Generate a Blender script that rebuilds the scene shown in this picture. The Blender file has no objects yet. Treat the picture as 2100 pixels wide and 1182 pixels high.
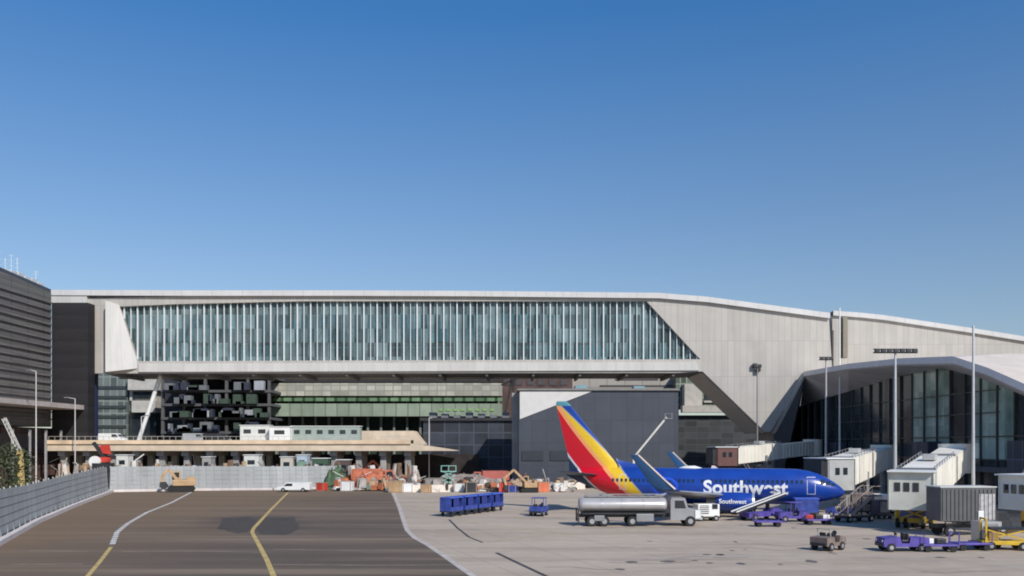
import bpy, bmesh, math, random
from mathutils import Vector, Matrix
from mathutils.geometry import tessellate_polygon
random.seed(7)
S = bpy.context.scene
COL = S.collection
R = math.radians

# ---------------- camera ----------------
F, HX, HY, CH = 1800.0, 1050.0, 914.0, 7.8      # focal length in photo pixels, principal column, horizon row, eye height
cd = bpy.data.cameras.new("camera"); cam = bpy.data.objects.new("camera", cd); COL.objects.link(cam)
cam.location = (0, 0, CH); cam.rotation_euler = (R(90), 0, 0)
cd.sensor_width = 36; cd.lens = F / 2100 * 36; cd.shift_y = (HY - 591) / 2100
cd.clip_start = 0.5; cd.clip_end = 8000
S.camera = cam
# ---------------- sky, sun ----------------
SUN_EL = R(38); SX, SY = 0.55, -0.835             # direction towards the sun on the ground
w = bpy.data.worlds.new("World"); S.world = w; w.use_nodes = True
nt = w.node_tree; bg = nt.nodes['Background']
sky = nt.nodes.new('ShaderNodeTexSky'); sky.sky_type = 'NISHITA'; sky.sun_disc = False
sky.sun_elevation = SUN_EL; sky.sun_rotation = math.atan2(SX, SY)
sky.air_density = 1.0; sky.dust_density = .4; sky.ozone_density = 4; sky.altitude = 0
hs = nt.nodes.new('ShaderNodeHueSaturation'); hs.inputs['Saturation'].default_value = 1.15; hs.inputs['Hue'].default_value = .501
tcw = nt.nodes.new('ShaderNodeTexCoord'); spw = nt.nodes.new('ShaderNodeSeparateXYZ'); nt.links.new(tcw.outputs['Generated'], spw.inputs[0])
for sock, lo, hi in (('Saturation', .92, 1.26), ('Value', .74, 1.04)):      # air near the skyline is duller than the polarised blue above
    mr = nt.nodes.new('ShaderNodeMapRange'); nt.links.new(spw.outputs[2], mr.inputs[0]); mr.inputs[1].default_value = .10; mr.inputs[2].default_value = .44
    mr.inputs[3].default_value = lo; mr.inputs[4].default_value = hi; nt.links.new(mr.outputs[0], hs.inputs[sock])
nt.links.new(sky.outputs[0], hs.inputs['Color']); nt.links.new(hs.outputs[0], bg.inputs[0]); bg.inputs[1].default_value = .125
sd = bpy.data.lights.new("sun", 'SUN'); sd.energy = 3.9; sd.angle = R(0.5); sd.color = (1, .955, .88)
sun = bpy.data.objects.new("sun", sd); COL.objects.link(sun)
dv = Vector((SX * math.cos(SUN_EL), SY * math.cos(SUN_EL), math.sin(SUN_EL)))
sun.rotation_euler = dv.to_track_quat('Z', 'Y').to_euler()
S.view_settings.view_transform = 'Standard'; S.view_settings.look = 'None'
S.view_settings.exposure = 0.05; S.view_settings.gamma = 1

def W(px, py, Y):
    return Vector(((px - HX) / F * Y, Y, CH - (py - HY) / F * Y))
def G(px, py):                                   # the ground point seen at a photo pixel
    Y = F * CH / (py - HY); return Vector(((px - HX) / F * Y, Y, 0))

# ---------------- materials ----------------
def lk(t, a, b): t.links.new(a, b)
def base_mat(name):
    m = bpy.data.materials.new(name); m.use_nodes = True
    t = m.node_tree; p = t.nodes['Principled BSDF']
    return m, t, p
def mix(t, a, b, fac, mode='MIX'):
    n = t.nodes.new('ShaderNodeMix'); n.data_type = 'RGBA'; n.blend_type = mode
    for sock, v in ((n.inputs[0], fac), (n.inputs[6], a), (n.inputs[7], b)):
        if hasattr(v, 'is_output') or isinstance(v, bpy.types.NodeSocket): lk(t, v, sock)
        else: sock.default_value = v if sock == n.inputs[0] else (*v, 1) if len(v) == 3 else v
    return n.outputs[2]
def mth(t, op, a, b=None, c=None):
    n = t.nodes.new('ShaderNodeMath'); n.operation = op
    for i, v in enumerate((a, b, c)):
        if v is None: continue
        if isinstance(v, bpy.types.NodeSocket): lk(t, v, n.inputs[i])
        else: n.inputs[i].default_value = v
    return n.outputs[0]
def coords(t, kind='Object'):
    tc = t.nodes.new('ShaderNodeTexCoord'); sp = t.nodes.new('ShaderNodeSeparateXYZ')
    lk(t, tc.outputs[kind], sp.inputs[0]); return tc.outputs[kind], sp.outputs
def noise(t, vec, scale, detail=4, stretch=None, rough=.55):
    if stretch:
        mp = t.nodes.new('ShaderNodeMapping'); mp.inputs['Scale'].default_value = stretch
        lk(t, vec, mp.inputs[0]); vec = mp.outputs[0]
    n = t.nodes.new('ShaderNodeTexNoise'); n.inputs['Scale'].default_value = scale
    n.inputs['Detail'].default_value = detail; n.inputs['Roughness'].default_value = rough
    lk(t, vec, n.inputs['Vector']); return n.outputs['Fac']
def ramp(t, v, lo, hi):
    n = t.nodes.new('ShaderNodeMapRange'); lk(t, v, n.inputs[0])
    n.inputs[1].default_value = lo; n.inputs[2].default_value = hi; return n.outputs[0]
_cache = {}
def M(name, col, rough=.6, metal=0, var=.12, scale=.8, spec=None):
    if name in _cache: return _cache[name]
    m, t, p = base_mat(name)
    v, _ = coords(t)
    n = noise(t, v, scale, 5)
    a = tuple(max(0, c * (1 - var)) for c in col); b = tuple(min(1, c * (1 + var)) for c in col)
    lk(t, mix(t, a, b, ramp(t, n, .3, .7)), p.inputs['Base Color'])
    p.inputs['Roughness'].default_value = rough; p.inputs['Metallic'].default_value = metal
    if spec is not None: p.inputs['Specular IOR Level'].default_value = spec
    _cache[name] = m; return m
def line_mask(t, s, period, width):              # 1 on a thin line repeated along one coordinate
    f = mth(t, 'FRACT', mth(t, 'DIVIDE', s, period))
    return mth(t, 'LESS_THAN', f, width / period)
def panel_mat(name, col, px, pz, seam=.07, dark=.72, var=.06, rough=.5, cell=.06):
    """clad panels: seams along local x+y and z, each panel a touch lighter or darker"""
    if name in _cache: return _cache[name]
    m, t, p = base_mat(name)
    v, o = coords(t)
    h = mth(t, 'ADD', o[0], mth(t, 'MULTIPLY', o[1], 1.0))
    mk = line_mask(t, h, px, seam)
    mk = mth(t, 'MAXIMUM', mk, line_mask(t, o[2], pz, seam))
    cmb = t.nodes.new('ShaderNodeCombineXYZ')
    lk(t, mth(t, 'FLOOR', mth(t, 'DIVIDE', h, px)), cmb.inputs[0]); lk(t, mth(t, 'FLOOR', mth(t, 'DIVIDE', o[2], pz)), cmb.inputs[2])
    wn = t.nodes.new('ShaderNodeTexWhiteNoise'); lk(t, cmb.outputs[0], wn.inputs[0])
    lo = tuple(c * (1 - cell) for c in col); hi = tuple(min(1, c * (1 + cell)) for c in col)
    c1 = mix(t, lo, hi, wn.outputs[0])
    n = noise(t, v, .25, 5)
    g1 = mix(t, (1 - var,) * 3, (1 + var,) * 3, ramp(t, n, .3, .7))
    c2 = mix(t, c1, g1, 1.0, 'MULTIPLY')
    st = noise(t, v, 1.1, 4, (1, 1, .07), .6)
    c2 = mix(t, c2, tuple(c * .74 for c in col), mth(t, 'MULTIPLY', ramp(t, st, .52, .78), .55))
    c3 = mix(t, c2, tuple(c * dark for c in col), mk)
    lk(t, c3, p.inputs['Base Color']); p.inputs['Roughness'].default_value = rough
    _cache[name] = m; return m
def glass_mat(name, tint, trans=.6, rough=.03, cellpx=1.4, cellz=3.2):
    if name in _cache: return _cache[name]
    m, t, p = base_mat(name)
    v, o = coords(t)
    tr = t.nodes.new('ShaderNodeBsdfTransparent'); tr.inputs[0].default_value = (*tint, 1)
    p.inputs['Roughness'].default_value = rough
    cmb = t.nodes.new('ShaderNodeCombineXYZ')
    lk(t, mth(t, 'FLOOR', mth(t, 'DIVIDE', mth(t, 'ADD', o[0], o[1]), cellpx)), cmb.inputs[0]); lk(t, mth(t, 'FLOOR', mth(t, 'DIVIDE', o[2], cellz)), cmb.inputs[2])
    wn = t.nodes.new('ShaderNodeTexWhiteNoise'); lk(t, cmb.outputs[0], wn.inputs[0])
    lk(t, mix(t, tuple(c * .20 for c in tint), tuple(c * .55 for c in tint), wn.outputs[0]), p.inputs['Base Color'])
    ms = t.nodes.new('ShaderNodeMixShader'); 
    ng = noise(t, v, .11, 4, (1, 1, 1.6)); fr = mth(t, 'ADD', mth(t, 'MULTIPLY_ADD', wn.outputs[0], .18, 1 - trans - .1), mth(t, 'MULTIPLY', ramp(t, ng, .45, .7), .34))
    lk(t, fr, ms.inputs[0]); lk(t, tr.outputs[0], ms.inputs[1]); lk(t, p.outputs[0], ms.inputs[2])
    lk(t, ms.outputs[0], t.nodes['Material Output'].inputs[0])
    _cache[name] = m; return m

# ---------------- mesh builder ----------------
class MB:
    def __init__(s): s.bm = bmesh.new(); s.mi = 0
    def _faces(s, fs, mi=None):
        for f in fs: f.material_index = s.mi if mi is None else mi
    def poly(s, pts):
        vs = [s.bm.verts.new(p) for p in pts]
        f = s.bm.faces.new(vs); f.material_index = s.mi; return f
    def mesh(s, pts, faces):
        vs = [s.bm.verts.new(p) for p in pts]
        for f in faces:
            g = s.bm.faces.new([vs[i] for i in f]); g.material_index = s.mi
        return s
    def box(s, c, d, rz=0, bev=0, ry=0, taper=1.0):
        c = Vector(c); m = Matrix.Translation(c) @ Matrix.Rotation(rz, 4, 'Z') @ Matrix.Rotation(ry, 4, 'Y')
        g = bmesh.ops.create_cube(s.bm, size=1)
        vs = g['verts']
        for v in vs:
            k = taper if v.co.z > 0 else 1
            v.co = m @ Vector((v.co.x * d[0] * k, v.co.y * d[1] * k, v.co.z * d[2]))
        fs = {f for v in vs for f in v.link_faces}
        s._faces(fs)
        if bev:
            es = list({e for v in vs for e in v.link_edges})
            r = bmesh.ops.bevel(s.bm, geom=es, offset=bev, segments=2, affect='EDGES', profile=.5)
            s._faces(r['faces'])
        return s
    def bar(s, a, b, w, h=None):
        a, b = Vector(a), Vector(b); h = h or w; d = b - a; L = d.length
        q = d.to_track_quat('Z', 'Y').to_matrix().to_4x4()
        m = Matrix.Translation((a + b) / 2) @ q
        g = bmesh.ops.create_cube(s.bm, size=1)
        for v in g['verts']: v.co = m @ Vector((v.co.x * w, v.co.y * h, v.co.z * L))
        s._faces({f for v in g['verts'] for f in v.link_faces}); return s
    def tube(s, a, b, r, r2=None, n=12):
        a, b = Vector(a), Vector(b); d = b - a; r2 = r if r2 is None else r2
        m = Matrix.Translation((a + b) / 2) @ d.to_track_quat('Z', 'Y').to_matrix().to_4x4()
        g = bmesh.ops.create_cone(s.bm, cap_ends=True, segments=n, radius1=r, radius2=r2, depth=d.length, matrix=m)
        s._faces({f for v in g['verts'] for f in v.link_faces}); return s
    def loft(s, secs, cap=True):
        rows = [[s.bm.verts.new(p) for p in sec] for sec in secs]
        n = len(rows[0])
        for a, b in zip(rows, rows[1:]):
            for i in range(n):
                f = s.bm.faces.new((a[i], a[(i + 1) % n], b[(i + 1) % n], b[i])); f.material_index = s.mi
        if cap:
            for r in (rows[0][::-1], rows[-1]):
                f = s.bm.faces.new(r); f.material_index = s.mi
        return s
    def plate(s, outer, holes, d):
        """flat outline (3-D points) with holes, extruded by vector d"""
        loops = [outer] + list(holes); tris = tessellate_polygon([[Vector(p) for p in l] for l in loops])
        flat = [Vector(p) for l in loops for p in l]; d = Vector(d)
        A = [s.bm.verts.new(p) for p in flat]; B = [s.bm.verts.new(p + d) for p in flat]
        for t in tris:
            for vs in ((A[t[0]], A[t[1]], A[t[2]]), (B[t[2]], B[t[1]], B[t[0]])):
                f = s.bm.faces.new(vs); f.material_index = s.mi
        k = 0
        for l in loops:
            n = len(l)
            for i in range(n):
                a, b = k + i, k + (i + 1) % n
                f = s.bm.faces.new((A[a], A[b], B[b], B[a])); f.material_index = s.mi
            k += n
        return s
    def build(s, name, mat, parent=None, smooth=False, world=False, autosm=None):
        bmesh.ops.recalc_face_normals(s.bm, faces=s.bm.faces)
        if world and parent is not None:
            bmesh.ops.translate(s.bm, verts=s.bm.verts, vec=-parent.location)
        me = bpy.data.meshes.new(name); s.bm.to_mesh(me); s.bm.free()
        for m in (mat if isinstance(mat, (list, tuple)) else [mat]): me.materials.append(m)
        if smooth:
            me.polygons.foreach_set('use_smooth', [True] * len(me.polygons))
            me.set_sharp_from_angle(angle=R(35))
        o = bpy.data.objects.new(name, me); COL.objects.link(o)
        if parent is not None: o.parent = parent
        return o

def build_each(b, name, mat, parent, world=False):
    """one mesh object for every loose piece in the builder"""
    bmesh.ops.recalc_face_normals(b.bm, faces=b.bm.faces); b.bm.verts.ensure_lookup_table(); seen = set(); out = []
    for v0 in b.bm.verts:
        if v0 in seen: continue
        comp, st = [], [v0]; seen.add(v0)
        while st:
            v = st.pop(); comp.append(v)
            for e in v.link_edges:
                o = e.other_vert(v)
                if o not in seen: seen.add(o); st.append(o)
        off = parent.location if world else Vector((0, 0, 0)); idx = {v: i for i, v in enumerate(comp)}
        me = bpy.data.meshes.new(name); fs = {f for v in comp for f in v.link_faces}
        me.from_pydata([v.co - off for v in comp], [], [[idx[v] for v in f.verts] for f in fs]); me.materials.append(mat)
        o = bpy.data.objects.new(name, me); COL.objects.link(o); o.parent = parent; out.append(o)
    b.bm.free(); return out
def tag(o, label=None, cat=None, group=None, kind=None):
    if label: o['label'] = label
    if cat: o['category'] = cat
    if group: o['group'] = group
    if kind: o['kind'] = kind
    return o
def thing(name, label, cat, loc=(0, 0, 0), rz=0, group=None):
    o = bpy.data.objects.new(name, None); COL.objects.link(o); o.empty_display_size = .5
    o.location = loc; o.rotation_euler = (0, 0, rz)
    return tag(o, label, cat, group)
def dup(root, loc, rz, label, scale=None):
    def cp(o, par):
        c = o.copy(); COL.objects.link(c)
        if par is not None: c.parent = par
        for ch in list(o.children): cp(ch, c)
        return c
    r = cp(root, None); r.location = loc; r.rotation_euler = (0, 0, rz); r['label'] = label
    if scale: r.scale = scale
    return r

# common materials
clad = panel_mat('white_cladding', (.455, .425, .385), 1.3, 7.3, .10, .80, .06, .5, .05)
clad_hi = panel_mat('white_cladding_fine', (.58, .56, .525), 2.6, 60, .09, .82, .05, .45, .05)
roofw = M('roof_membrane', (.62, .60, .58), .7, var=.06, scale=.1)
white = M('white_paint', (.76, .76, .74), .45, var=.07, scale=.6)
offwhite = panel_mat('jet_bridge_panel', (.84, .80, .71), .9, 60, .07, .88, .08, .5, .06)
dark = M('dark_metal', (.035, .036, .04), .5, .2, var=.3)
grey = M('grey_metal', (.26, .26, .27), .5, .3, var=.2)
rubber = M('rubber', (.02, .02, .02), .85, var=.2)
rimm = M('wheel_rim', (.45, .45, .46), .4, .6)
glassd = M('dark_glass', (.02, .028, .035), .08, 0, var=.3, spec=.8)
bluep = M('royal_blue_paint', (.04, .07, .30), .45, var=.38, scale=1.6)
purple = M('violet_blue_paint', (.085, .062, .30), .5, var=.4, scale=1.6)
yellow = M('yellow_paint', (.62, .40, .03), .5, var=.2, scale=1.5)
red = M('red_paint', (.55, .05, .03), .5, var=.2, scale=1)
orange = M('orange_paint', (.62, .16, .07), .6, var=.25, scale=1)
silver = M('silver_metal', (.55, .54, .53), .32, .55, var=.1)
beigec = M('beige_concrete', (.60, .49, .37), .85, var=.15, scale=.5)
conc = M('grey_concrete', (.33, .32, .30), .85, var=.18, scale=.4)
teal = M('teal_paint', (.12, .33, .30), .55, var=.2)
tan = M('tan_paint', (.46, .30, .16), .6, var=.25)
brown = M('brown_cladding', (.10, .07, .06), .7, var=.25, scale=.4)

# ---------------- ground ----------------
def ground_mats():
    m, t, p = base_mat('apron_concrete'); v, o = coords(t)
    n1 = noise(t, v, .05, 6, (1, 2.2, 1)); n2 = noise(t, v, .6, 6); n3 = noise(t, v, .10, 5, (.35, 2.6, 1), .65); n4 = noise(t, v, 6, 3)
    c = mix(t, (.385, .310, .238), (.50, .415, .325), ramp(t, n1, .3, .7))
    c = mix(t, c, (.30, .235, .18), mth(t, 'MULTIPLY', ramp(t, n3, .5, .68), .8))
    c = mix(t, c, (.56, .47, .37), mth(t, 'MULTIPLY', ramp(t, n2, .5, .8), .5))
    c = mix(t, c, (.20, .18, .17), mth(t, 'MULTIPLY', ramp(t, n4, .62, .8), .35))
    a = mth(t, 'ADD', mth(t, 'MULTIPLY', o[0], .94), mth(t, 'MULTIPLY', o[1], .34)); b = mth(t, 'ADD', mth(t, 'MULTIPLY', o[0], -.34), mth(t, 'MULTIPLY', o[1], .94))
    jl = mth(t, 'MAXIMUM', line_mask(t, a, 6.1, .07), line_mask(t, b, 6.1, .07))
    c = mix(t, c, (.17, .155, .145), mth(t, 'MULTIPLY', jl, .6))
    lk(t, c, p.inputs['Base Color']); p.inputs['Roughness'].default_value = .9
    m2, t, p = base_mat('taxiway_asphalt'); v, o = coords(t)
    n1 = noise(t, v, .06, 6, (.5, 1.6, 1)); n3 = noise(t, v, .12, 6, (.16, 2.4, 1), .7); n4 = noise(t, v, 5, 4)
    c = mix(t, (.104, .075, .054), (.140, .102, .073), ramp(t, n1, .3, .7))
    c = mix(t, c, (.25, .185, .125), mth(t, 'MULTIPLY', ramp(t, n3, .51, .64), .8))
    c = mix(t, c, (.076, .056, .042), mth(t, 'MULTIPLY', ramp(t, n3, .48, .34), .6))
    c = mix(t, c, (.24, .19, .15), mth(t, 'MULTIPLY', ramp(t, n4, .62, .8), .35))
    # browner, dustier to the west side
    c = mix(t, c, (.195, .128, .07), mth(t, 'MULTIPLY', ramp(t, o[0], -20, -38), .65))
    # rubber and oil wear by the lead-in line
    def blot(cx, cy, rx, ry):
        dx = mth(t, 'DIVIDE', mth(t, 'SUBTRACT', o[0], cx), rx); dy = mth(t, 'DIVIDE', mth(t, 'SUBTRACT', o[1], cy), ry)
        r2 = mth(t, 'ADD', mth(t, 'MULTIPLY', dx, dx), mth(t, 'MULTIPLY', dy, dy))
        return ramp(t, mth(t, 'ADD', r2, mth(t, 'MULTIPLY', n3, 1.6)), 2.0, .9)
    for cx, cy, rx, ry, k in ((-27.5, 92, 5.5, 8, .5), (-22.5, 84, 3, 8, .5)):
        c = mix(t, c, (.045, .036, .033), mth(t, 'MULTIPLY', blot(cx, cy, rx, ry), k))
    lk(t, c, p.inputs['Base Color']); p.inputs['Roughness'].default_value = .9
    return m, m2
mc, ma = ground_mats()
b = MB(); b.poly([(-3000, -300, 0), (3000, -300, 0), (3000, 4000, 0), (-3000, 4000, 0)])
tag(b.build('ground', mc), kind='structure')
def sheet(name, px, mat, z):
    b = MB(); pts = [(p[0], p[1], z) if isinstance(p, tuple) and len(p) == 3 else (*G(*p)[:2], z) for p in px]
    b.plate([Vector(p) for p in pts], [], (0, 0, .002)); return tag(b.build(name, mat), kind='structure')
tw = [(798, 1003), (806, 1020), (815, 1042), (822, 1065), (830, 1088), (845, 1103), (872, 1118), (905, 1140), (938, 1163), (967, 1183)]
sheet('taxiway', tw + [(-6, 30, 0), (-60, 30, 0), (-60, 60, 0), (-4, 1110), (60, 1074), (225, 1010), (400, 1007), (690, 1003)], ma, .004)
pm, t_, p_ = base_mat('fresh_asphalt_patch'); v_, o_ = coords(t_); nn = noise(t_, v_, 1.2, 6, (.6, 1.6, 1), .65)
lk(t_, mix(t_, (.042, .034, .029), (.092, .074, .058), ramp(t_, nn, .3, .72)), p_.inputs['Base Color']); p_.inputs['Roughness'].default_value = .85
for pts_ in ([(456, 1064), (512, 1060), (528, 1066), (508, 1092), (482, 1094), (446, 1084)], [(546, 1062), (606, 1061), (612, 1084), (590, 1098), (534, 1096), (524, 1084)]):
    jr = random.Random(4); q_ = []
    for (x0_, y0_), (x1_, y1_) in zip(pts_, pts_[1:] + pts_[:1]):
        for k in range(5): q_.append((x0_ + (x1_ - x0_) * k / 5 + jr.uniform(-3, 3), y0_ + (y1_ - y0_) * k / 5 + jr.uniform(-1, 1)))
    sheet('asphalt_patch', q_, pm, .0065)
def stripe(name, pts, w, mat, z, dash=None):
    b = MB(); P = [G(*p) for p in pts]; pos = 0
    for a, c in zip(P, P[1:]):
        d = (c - a); L = d.length; d.normalize(); n = Vector((-d.y, d.x, 0)) * w / 2
        segs = [(0, L)]
        if dash:
            segs = []; x = 0
            while x < L: segs.append((x, min(L, x + dash[0]))); x += dash[0] + dash[1]
        for s0, s1 in segs:
            p, q = a + d * s0, a + d * s1
            b.poly([(*(p + n)[:2], z), (*(q + n)[:2], z), (*(q - n)[:2], z), (*(p - n)[:2], z)])
    return tag(b.build(name, mat), kind='structure')
wl = M('white_line_paint', (.62, .60, .56), .8, var=.25, scale=1.2)
yl = M('yellow_line_paint', (.50, .36, .13), .8, var=.3, scale=1.2)
stripe('taxiway_edge_line', [(803, 1003)] + [(x + 5, y) for x, y in tw[1:]], .42, M('cream_line_paint', (.50, .44, .40), .8, var=.2), .009)
stripe('white_taxi_line', [(392, 1010), (352, 1031), (300, 1052), (262, 1074), (240, 1092), (230, 1118)], .42, wl, .009, (1.3, .5))
stripe('yellow_west_line', [(228, 1122), (205, 1152), (178, 1184)], .28, yl, .009)
stripe('yellow_lead_line', [(590, 1011), (556, 1045), (520, 1084), (517, 1092), (535, 1125), (548, 1150), (562, 1184)], .34, yl, .009)
tar = M('tar_seam', (.06, .055, .055), .8, var=.3)
_r = random.Random(21)
for k in range(7):
    y0_ = 1022 + k * 22 + _r.uniform(-5, 5); x0_ = _r.uniform(20, 380); pts_ = [(x0_ + j * 62, y0_ + _r.uniform(-1.6, 1.6)) for j in range(_r.randint(4, 8))]
    pts_ = [q for q in pts_ if q[0] < 800 and q[0] > 240 - (q[1] - 1010) * 2.0]
    if len(pts_) > 2: stripe('tar_seam', pts_, .11, M('old_tar_seam', (.055, .047, .042), .8, var=.3), .0085)
for k in range(6):
    x0_, y0_ = _r.uniform(860, 1900), _r.uniform(1105, 1175); stripe('tar_seam', [(x0_ + j * 55, y0_ + _r.uniform(-4, 4)) for j in range(4)], .07, M('old_tar_seam', (.055, .047, .042)), .0085)
for pts_ in ([(560, 1127), (700, 1129), (905, 1128)], [(250, 1132), (400, 1131), (535, 1133)], [(60, 1130), (180, 1131)], [(20, 1158), (170, 1157)], [(240, 1046), (420, 1047), (520, 1046)], [(560, 1158), (760, 1160), (930, 1159)]):
    stripe('pavement_joint', pts_, .22, M('dusty_joint', (.27, .215, .165), .9, var=.3), .0088)
def spots_(name, n, box_, mat, rmin, rmax, z):
    b = MB(); r = _r
    for k in range(n):
        c = G(r.uniform(box_[0], box_[1]), r.uniform(box_[2], box_[3])); rx, ry = r.uniform(rmin, rmax), r.uniform(rmin, rmax) * 1.4; m = 9
        b.poly([(c.x + rx * math.cos(2 * math.pi * j / m) * r.uniform(.7, 1.2), c.y + ry * math.sin(2 * math.pi * j / m) * r.uniform(.7, 1.2), z) for j in range(m)])
    o = b.build(name, mat); tag(o, kind='structure')
oilm = M('oil_stain', (.13, .105, .09), .6, var=.3)
spots_('oil_stains', 18, (1180, 2050, 1070, 1175), oilm, .12, .55, .0075)
spots_('oil_stains', 8, (1400, 1560, 1125, 1165), M('dark_oil_stain', (.07, .06, .055), .5), .1, .35, .0078)
stripe('tar_seam', [(921, 1066), (938, 1083), (962, 1102), (990, 1113)], .22, tar, .009)
stripe('tar_seam', [(1018, 1134), (1062, 1155), (1124, 1184)], .30, tar, .009)
stripe('gate_lead_line', [(1000, 1112), (1120, 1096), (1300, 1092), (1560, 1098), (1760, 1082)], .2, M('faded_yellow_paint', (.47, .41, .22), .85, var=.3), .009)
stripe('stand_line', [(860, 1040), (980, 1075), (1180, 1097)], .16, M('faded_yellow_paint', (.4, .4, .2)), .010)
stripe('stand_line', [(1250, 1150), (1700, 1135), (2100, 1165)], .16, M('faded_white_paint', (.48, .45, .42), .85, var=.2), .009)

# ---------------- pedestrian bridge ----------------
YB, DB = 180.0, 16.0
brg = thing('pedestrian_bridge', 'long white clad enclosed bridge spanning the apron with one huge slanted window', 'bridge', (0, YB, 0))
def wp(pts, Y): return [W(x, y, Y) for x, y in pts]
outer = [(178, 612), (620, 603), (960, 600), (1350, 605), (1450, 613), (1700, 646), (1706, 752), (1652, 765), (1581, 886), (1569, 886), (1441, 762), (1390, 765), (178, 766)]
win = [(244, 629), (360, 624), (620, 618), (1326, 618), (1436, 737), (281, 741)]
b = MB(); b.plate(wp(outer, YB), [wp(win, YB)], (0, 1.3, 0)); b.build('front_cladding', clad, brg, world=True)
b = MB(); b.plate([p + Vector((0, DB - 1.3, 0)) for p in wp(outer, YB)], [[p + Vector((0, DB - 1.3, 0)) for p in wp(win, YB)]], (0, 1.3, 0)); b.build('rear_cladding', clad, brg, world=True)
# roof with a shallow crown and a white fascia
rf = [(105, 596), (400, 597), (700, 597), (960, 598), (1350, 602), (1450, 610), (1700, 643)]
b = MB()
top = [W(x, y, YB) + Vector((0, -.7, 0)) for x, y in rf]; bot = [p + Vector((0, 0, -1.1)) for p in top]
for P0, P1, Q0, Q1 in zip(top, top[1:], bot, bot[1:]):
    D = Vector((0, DB + 1.4, 0)); mh = Vector((0, 0, 1.0))
    M0, M1 = P0 + D / 2 + mh * 0, P1 + D / 2 + mh * 0
    b.mesh([P0, P1, P1 + D, P0 + D, Q0, Q1, Q1 + D, Q0 + D], [(0, 1, 2, 3), (4, 7, 6, 5), (0, 4, 5, 1), (3, 2, 6, 7)])
for k, p in ((0, 0), (-1, -1)):
    P, Q = top[k], bot[k]; b.mesh([P, P + D, Q + D, Q], [(0, 1, 2, 3)])
b.build('roof', panel_mat('roof_edge_white', (.60, .585, .57), 6.2, 60, .14, .8, .06, .5, .03), brg, world=True)
b = MB(); b.plate([W(105, 604, YB - .5), W(178, 606, YB - .5), W(178, 621, YB - .5), W(105, 621, YB - .5)], [], (0, 4, 0)); b.build('end_fascia', clad_hi, brg, world=True)
# bright wedge jamb left of the window
b = MB()
o3 = [W(216, 616, YB - 2.0), W(244, 626, YB - .15), W(281, 741, YB - .15), W(281, 756, YB - .2), W(216, 763, YB - 2.0)]
b.mesh(o3 + [p + Vector((0, (YB + .02) - p.y, 0)) for p in o3], [(0, 1, 2, 3, 4), (1, 6, 7, 2), (0, 5, 6, 1), (2, 7, 8, 3), (3, 8, 9, 4), (4, 9, 5, 0)])
b.build('window_jamb', clad_hi, brg, world=True)
# sill band slightly proud
b = MB(); b.plate([W(284, 746, YB - .35), W(1428, 743, YB - .35), W(1434, 760, YB - .35), W(284, 763, YB - .35)], [], (0, .38, 0)); b.build('sill', clad_hi, brg, world=True)
# floors, ceiling, soffit
xl, xr = W(190, 0, YB).x, W(1560, 0, YB).x
zb = W(0, 764, YB).z; zs = W(0, 741, YB).z
b = MB(); b.box(((xl + W(1438, 0, YB).x) / 2, YB + DB / 2, zb + .55), (W(1438, 0, YB).x - xl, DB - 2.8, .9)); b.box(((xl + W(1330, 0, YB).x) / 2 + 4, YB + DB / 2, zs + 4.6), (W(1330, 0, YB).x - xl - 8, 4.5, .35)); b.build('floor_deck', M('bridge_floor', (.16, .155, .15), .8), brg, world=True)
b = MB(); b.box(((xl + W(1320, 0, YB).x) / 2, YB + DB / 2, W(0, 617, YB).z + .2), (W(1320, 0, YB).x - xl - 1, DB - 2.8, .3)); b.build('ceiling', M('bridge_ceiling', (.30, .29, .30), .8), brg, world=True)
b = MB()
for k in range(13):                              # soffit ribs under the deck
    x = xl + 4 + k * 9.6; b.box((x, YB + DB / 2, zb - .35), (.5, DB - 1, .7))
build_each(b, 'soffit_rib', M('soffit_grey', (.2, .19, .18), .7), brg, True)
# the V leg gets its two sloping flanks
b = MB()
for A, B in (((1441, 762), (1569, 886)), ((1581, 886), (1652, 765))):
    a, c = W(*A, YB), W(*B, YB); D = Vector((0, DB - 2.6, 0)); o = Vector((0, 1.3, 0))
    n = (c - a).cross(Vector((0, 1, 0))).normalized() * .3
    b.mesh([a + o, c + o, c + o + D, a + o + D, a + o - n, c + o - n, c + o + D - n, a + o + D - n], [(0, 1, 2, 3), (4, 5, 6, 7), (0, 1, 5, 4), (2, 3, 7, 6), (1, 2, 6, 5), (0, 3, 7, 4)])
b.build('leg_flank', clad, brg, world=True)
def win_z(px, off=0):
    def interp(P, x):
        for (x0, y0), (x1, y1) in zip(P, P[1:]):
            if x0 <= x <= x1: return y0 + (y1 - y0) * (x - x0) / (x1 - x0)
    if px < 244 or px > 1436: return None
    t = interp([(244, 629), (360, 624), (620, 618), (1326, 618), (1436, 737)], px)
    u = interp([(244, 629), (281, 741), (1436, 737)], px)
    return t, u
for nm, yy, sp, mt in (('front_mullions', YB + .75, 13.7, M('mullion_white', (.70, .73, .73), .45, var=.08)), ('rear_mullions', YB + DB - .75, 27.4, grey)):
    b = MB(); px = 252
    k = 0
    while px < 1432:
        t, u = win_z(px)
        if u - t > 3:
            z0, z1 = W(0, u, YB).z, W(0, t, YB).z; ww = .24 if k % 2 == 0 else .13
            if nm[0] == 'r': ww = .3
            b.box((W(px, 0, YB).x, yy, (z0 + z1) / 2), (ww, .42, z1 - z0 + .1))
        px += sp; k += 1
    b.build(nm, mt, brg, world=True)
gm = glass_mat('bridge_glass', (.60, .78, .80), .66, .04, 1.37, 2.9)
for nm, yy in (('front_glass', YB + 1.0), ('rear_glass', YB + DB - 1.1)):
    b = MB(); b.plate([W(x, y, YB) + Vector((0, yy - YB, 0)) for x, y in win], [], (0, .04, 0)); b.build(nm, gm, brg, world=True)
b = MB()
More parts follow.
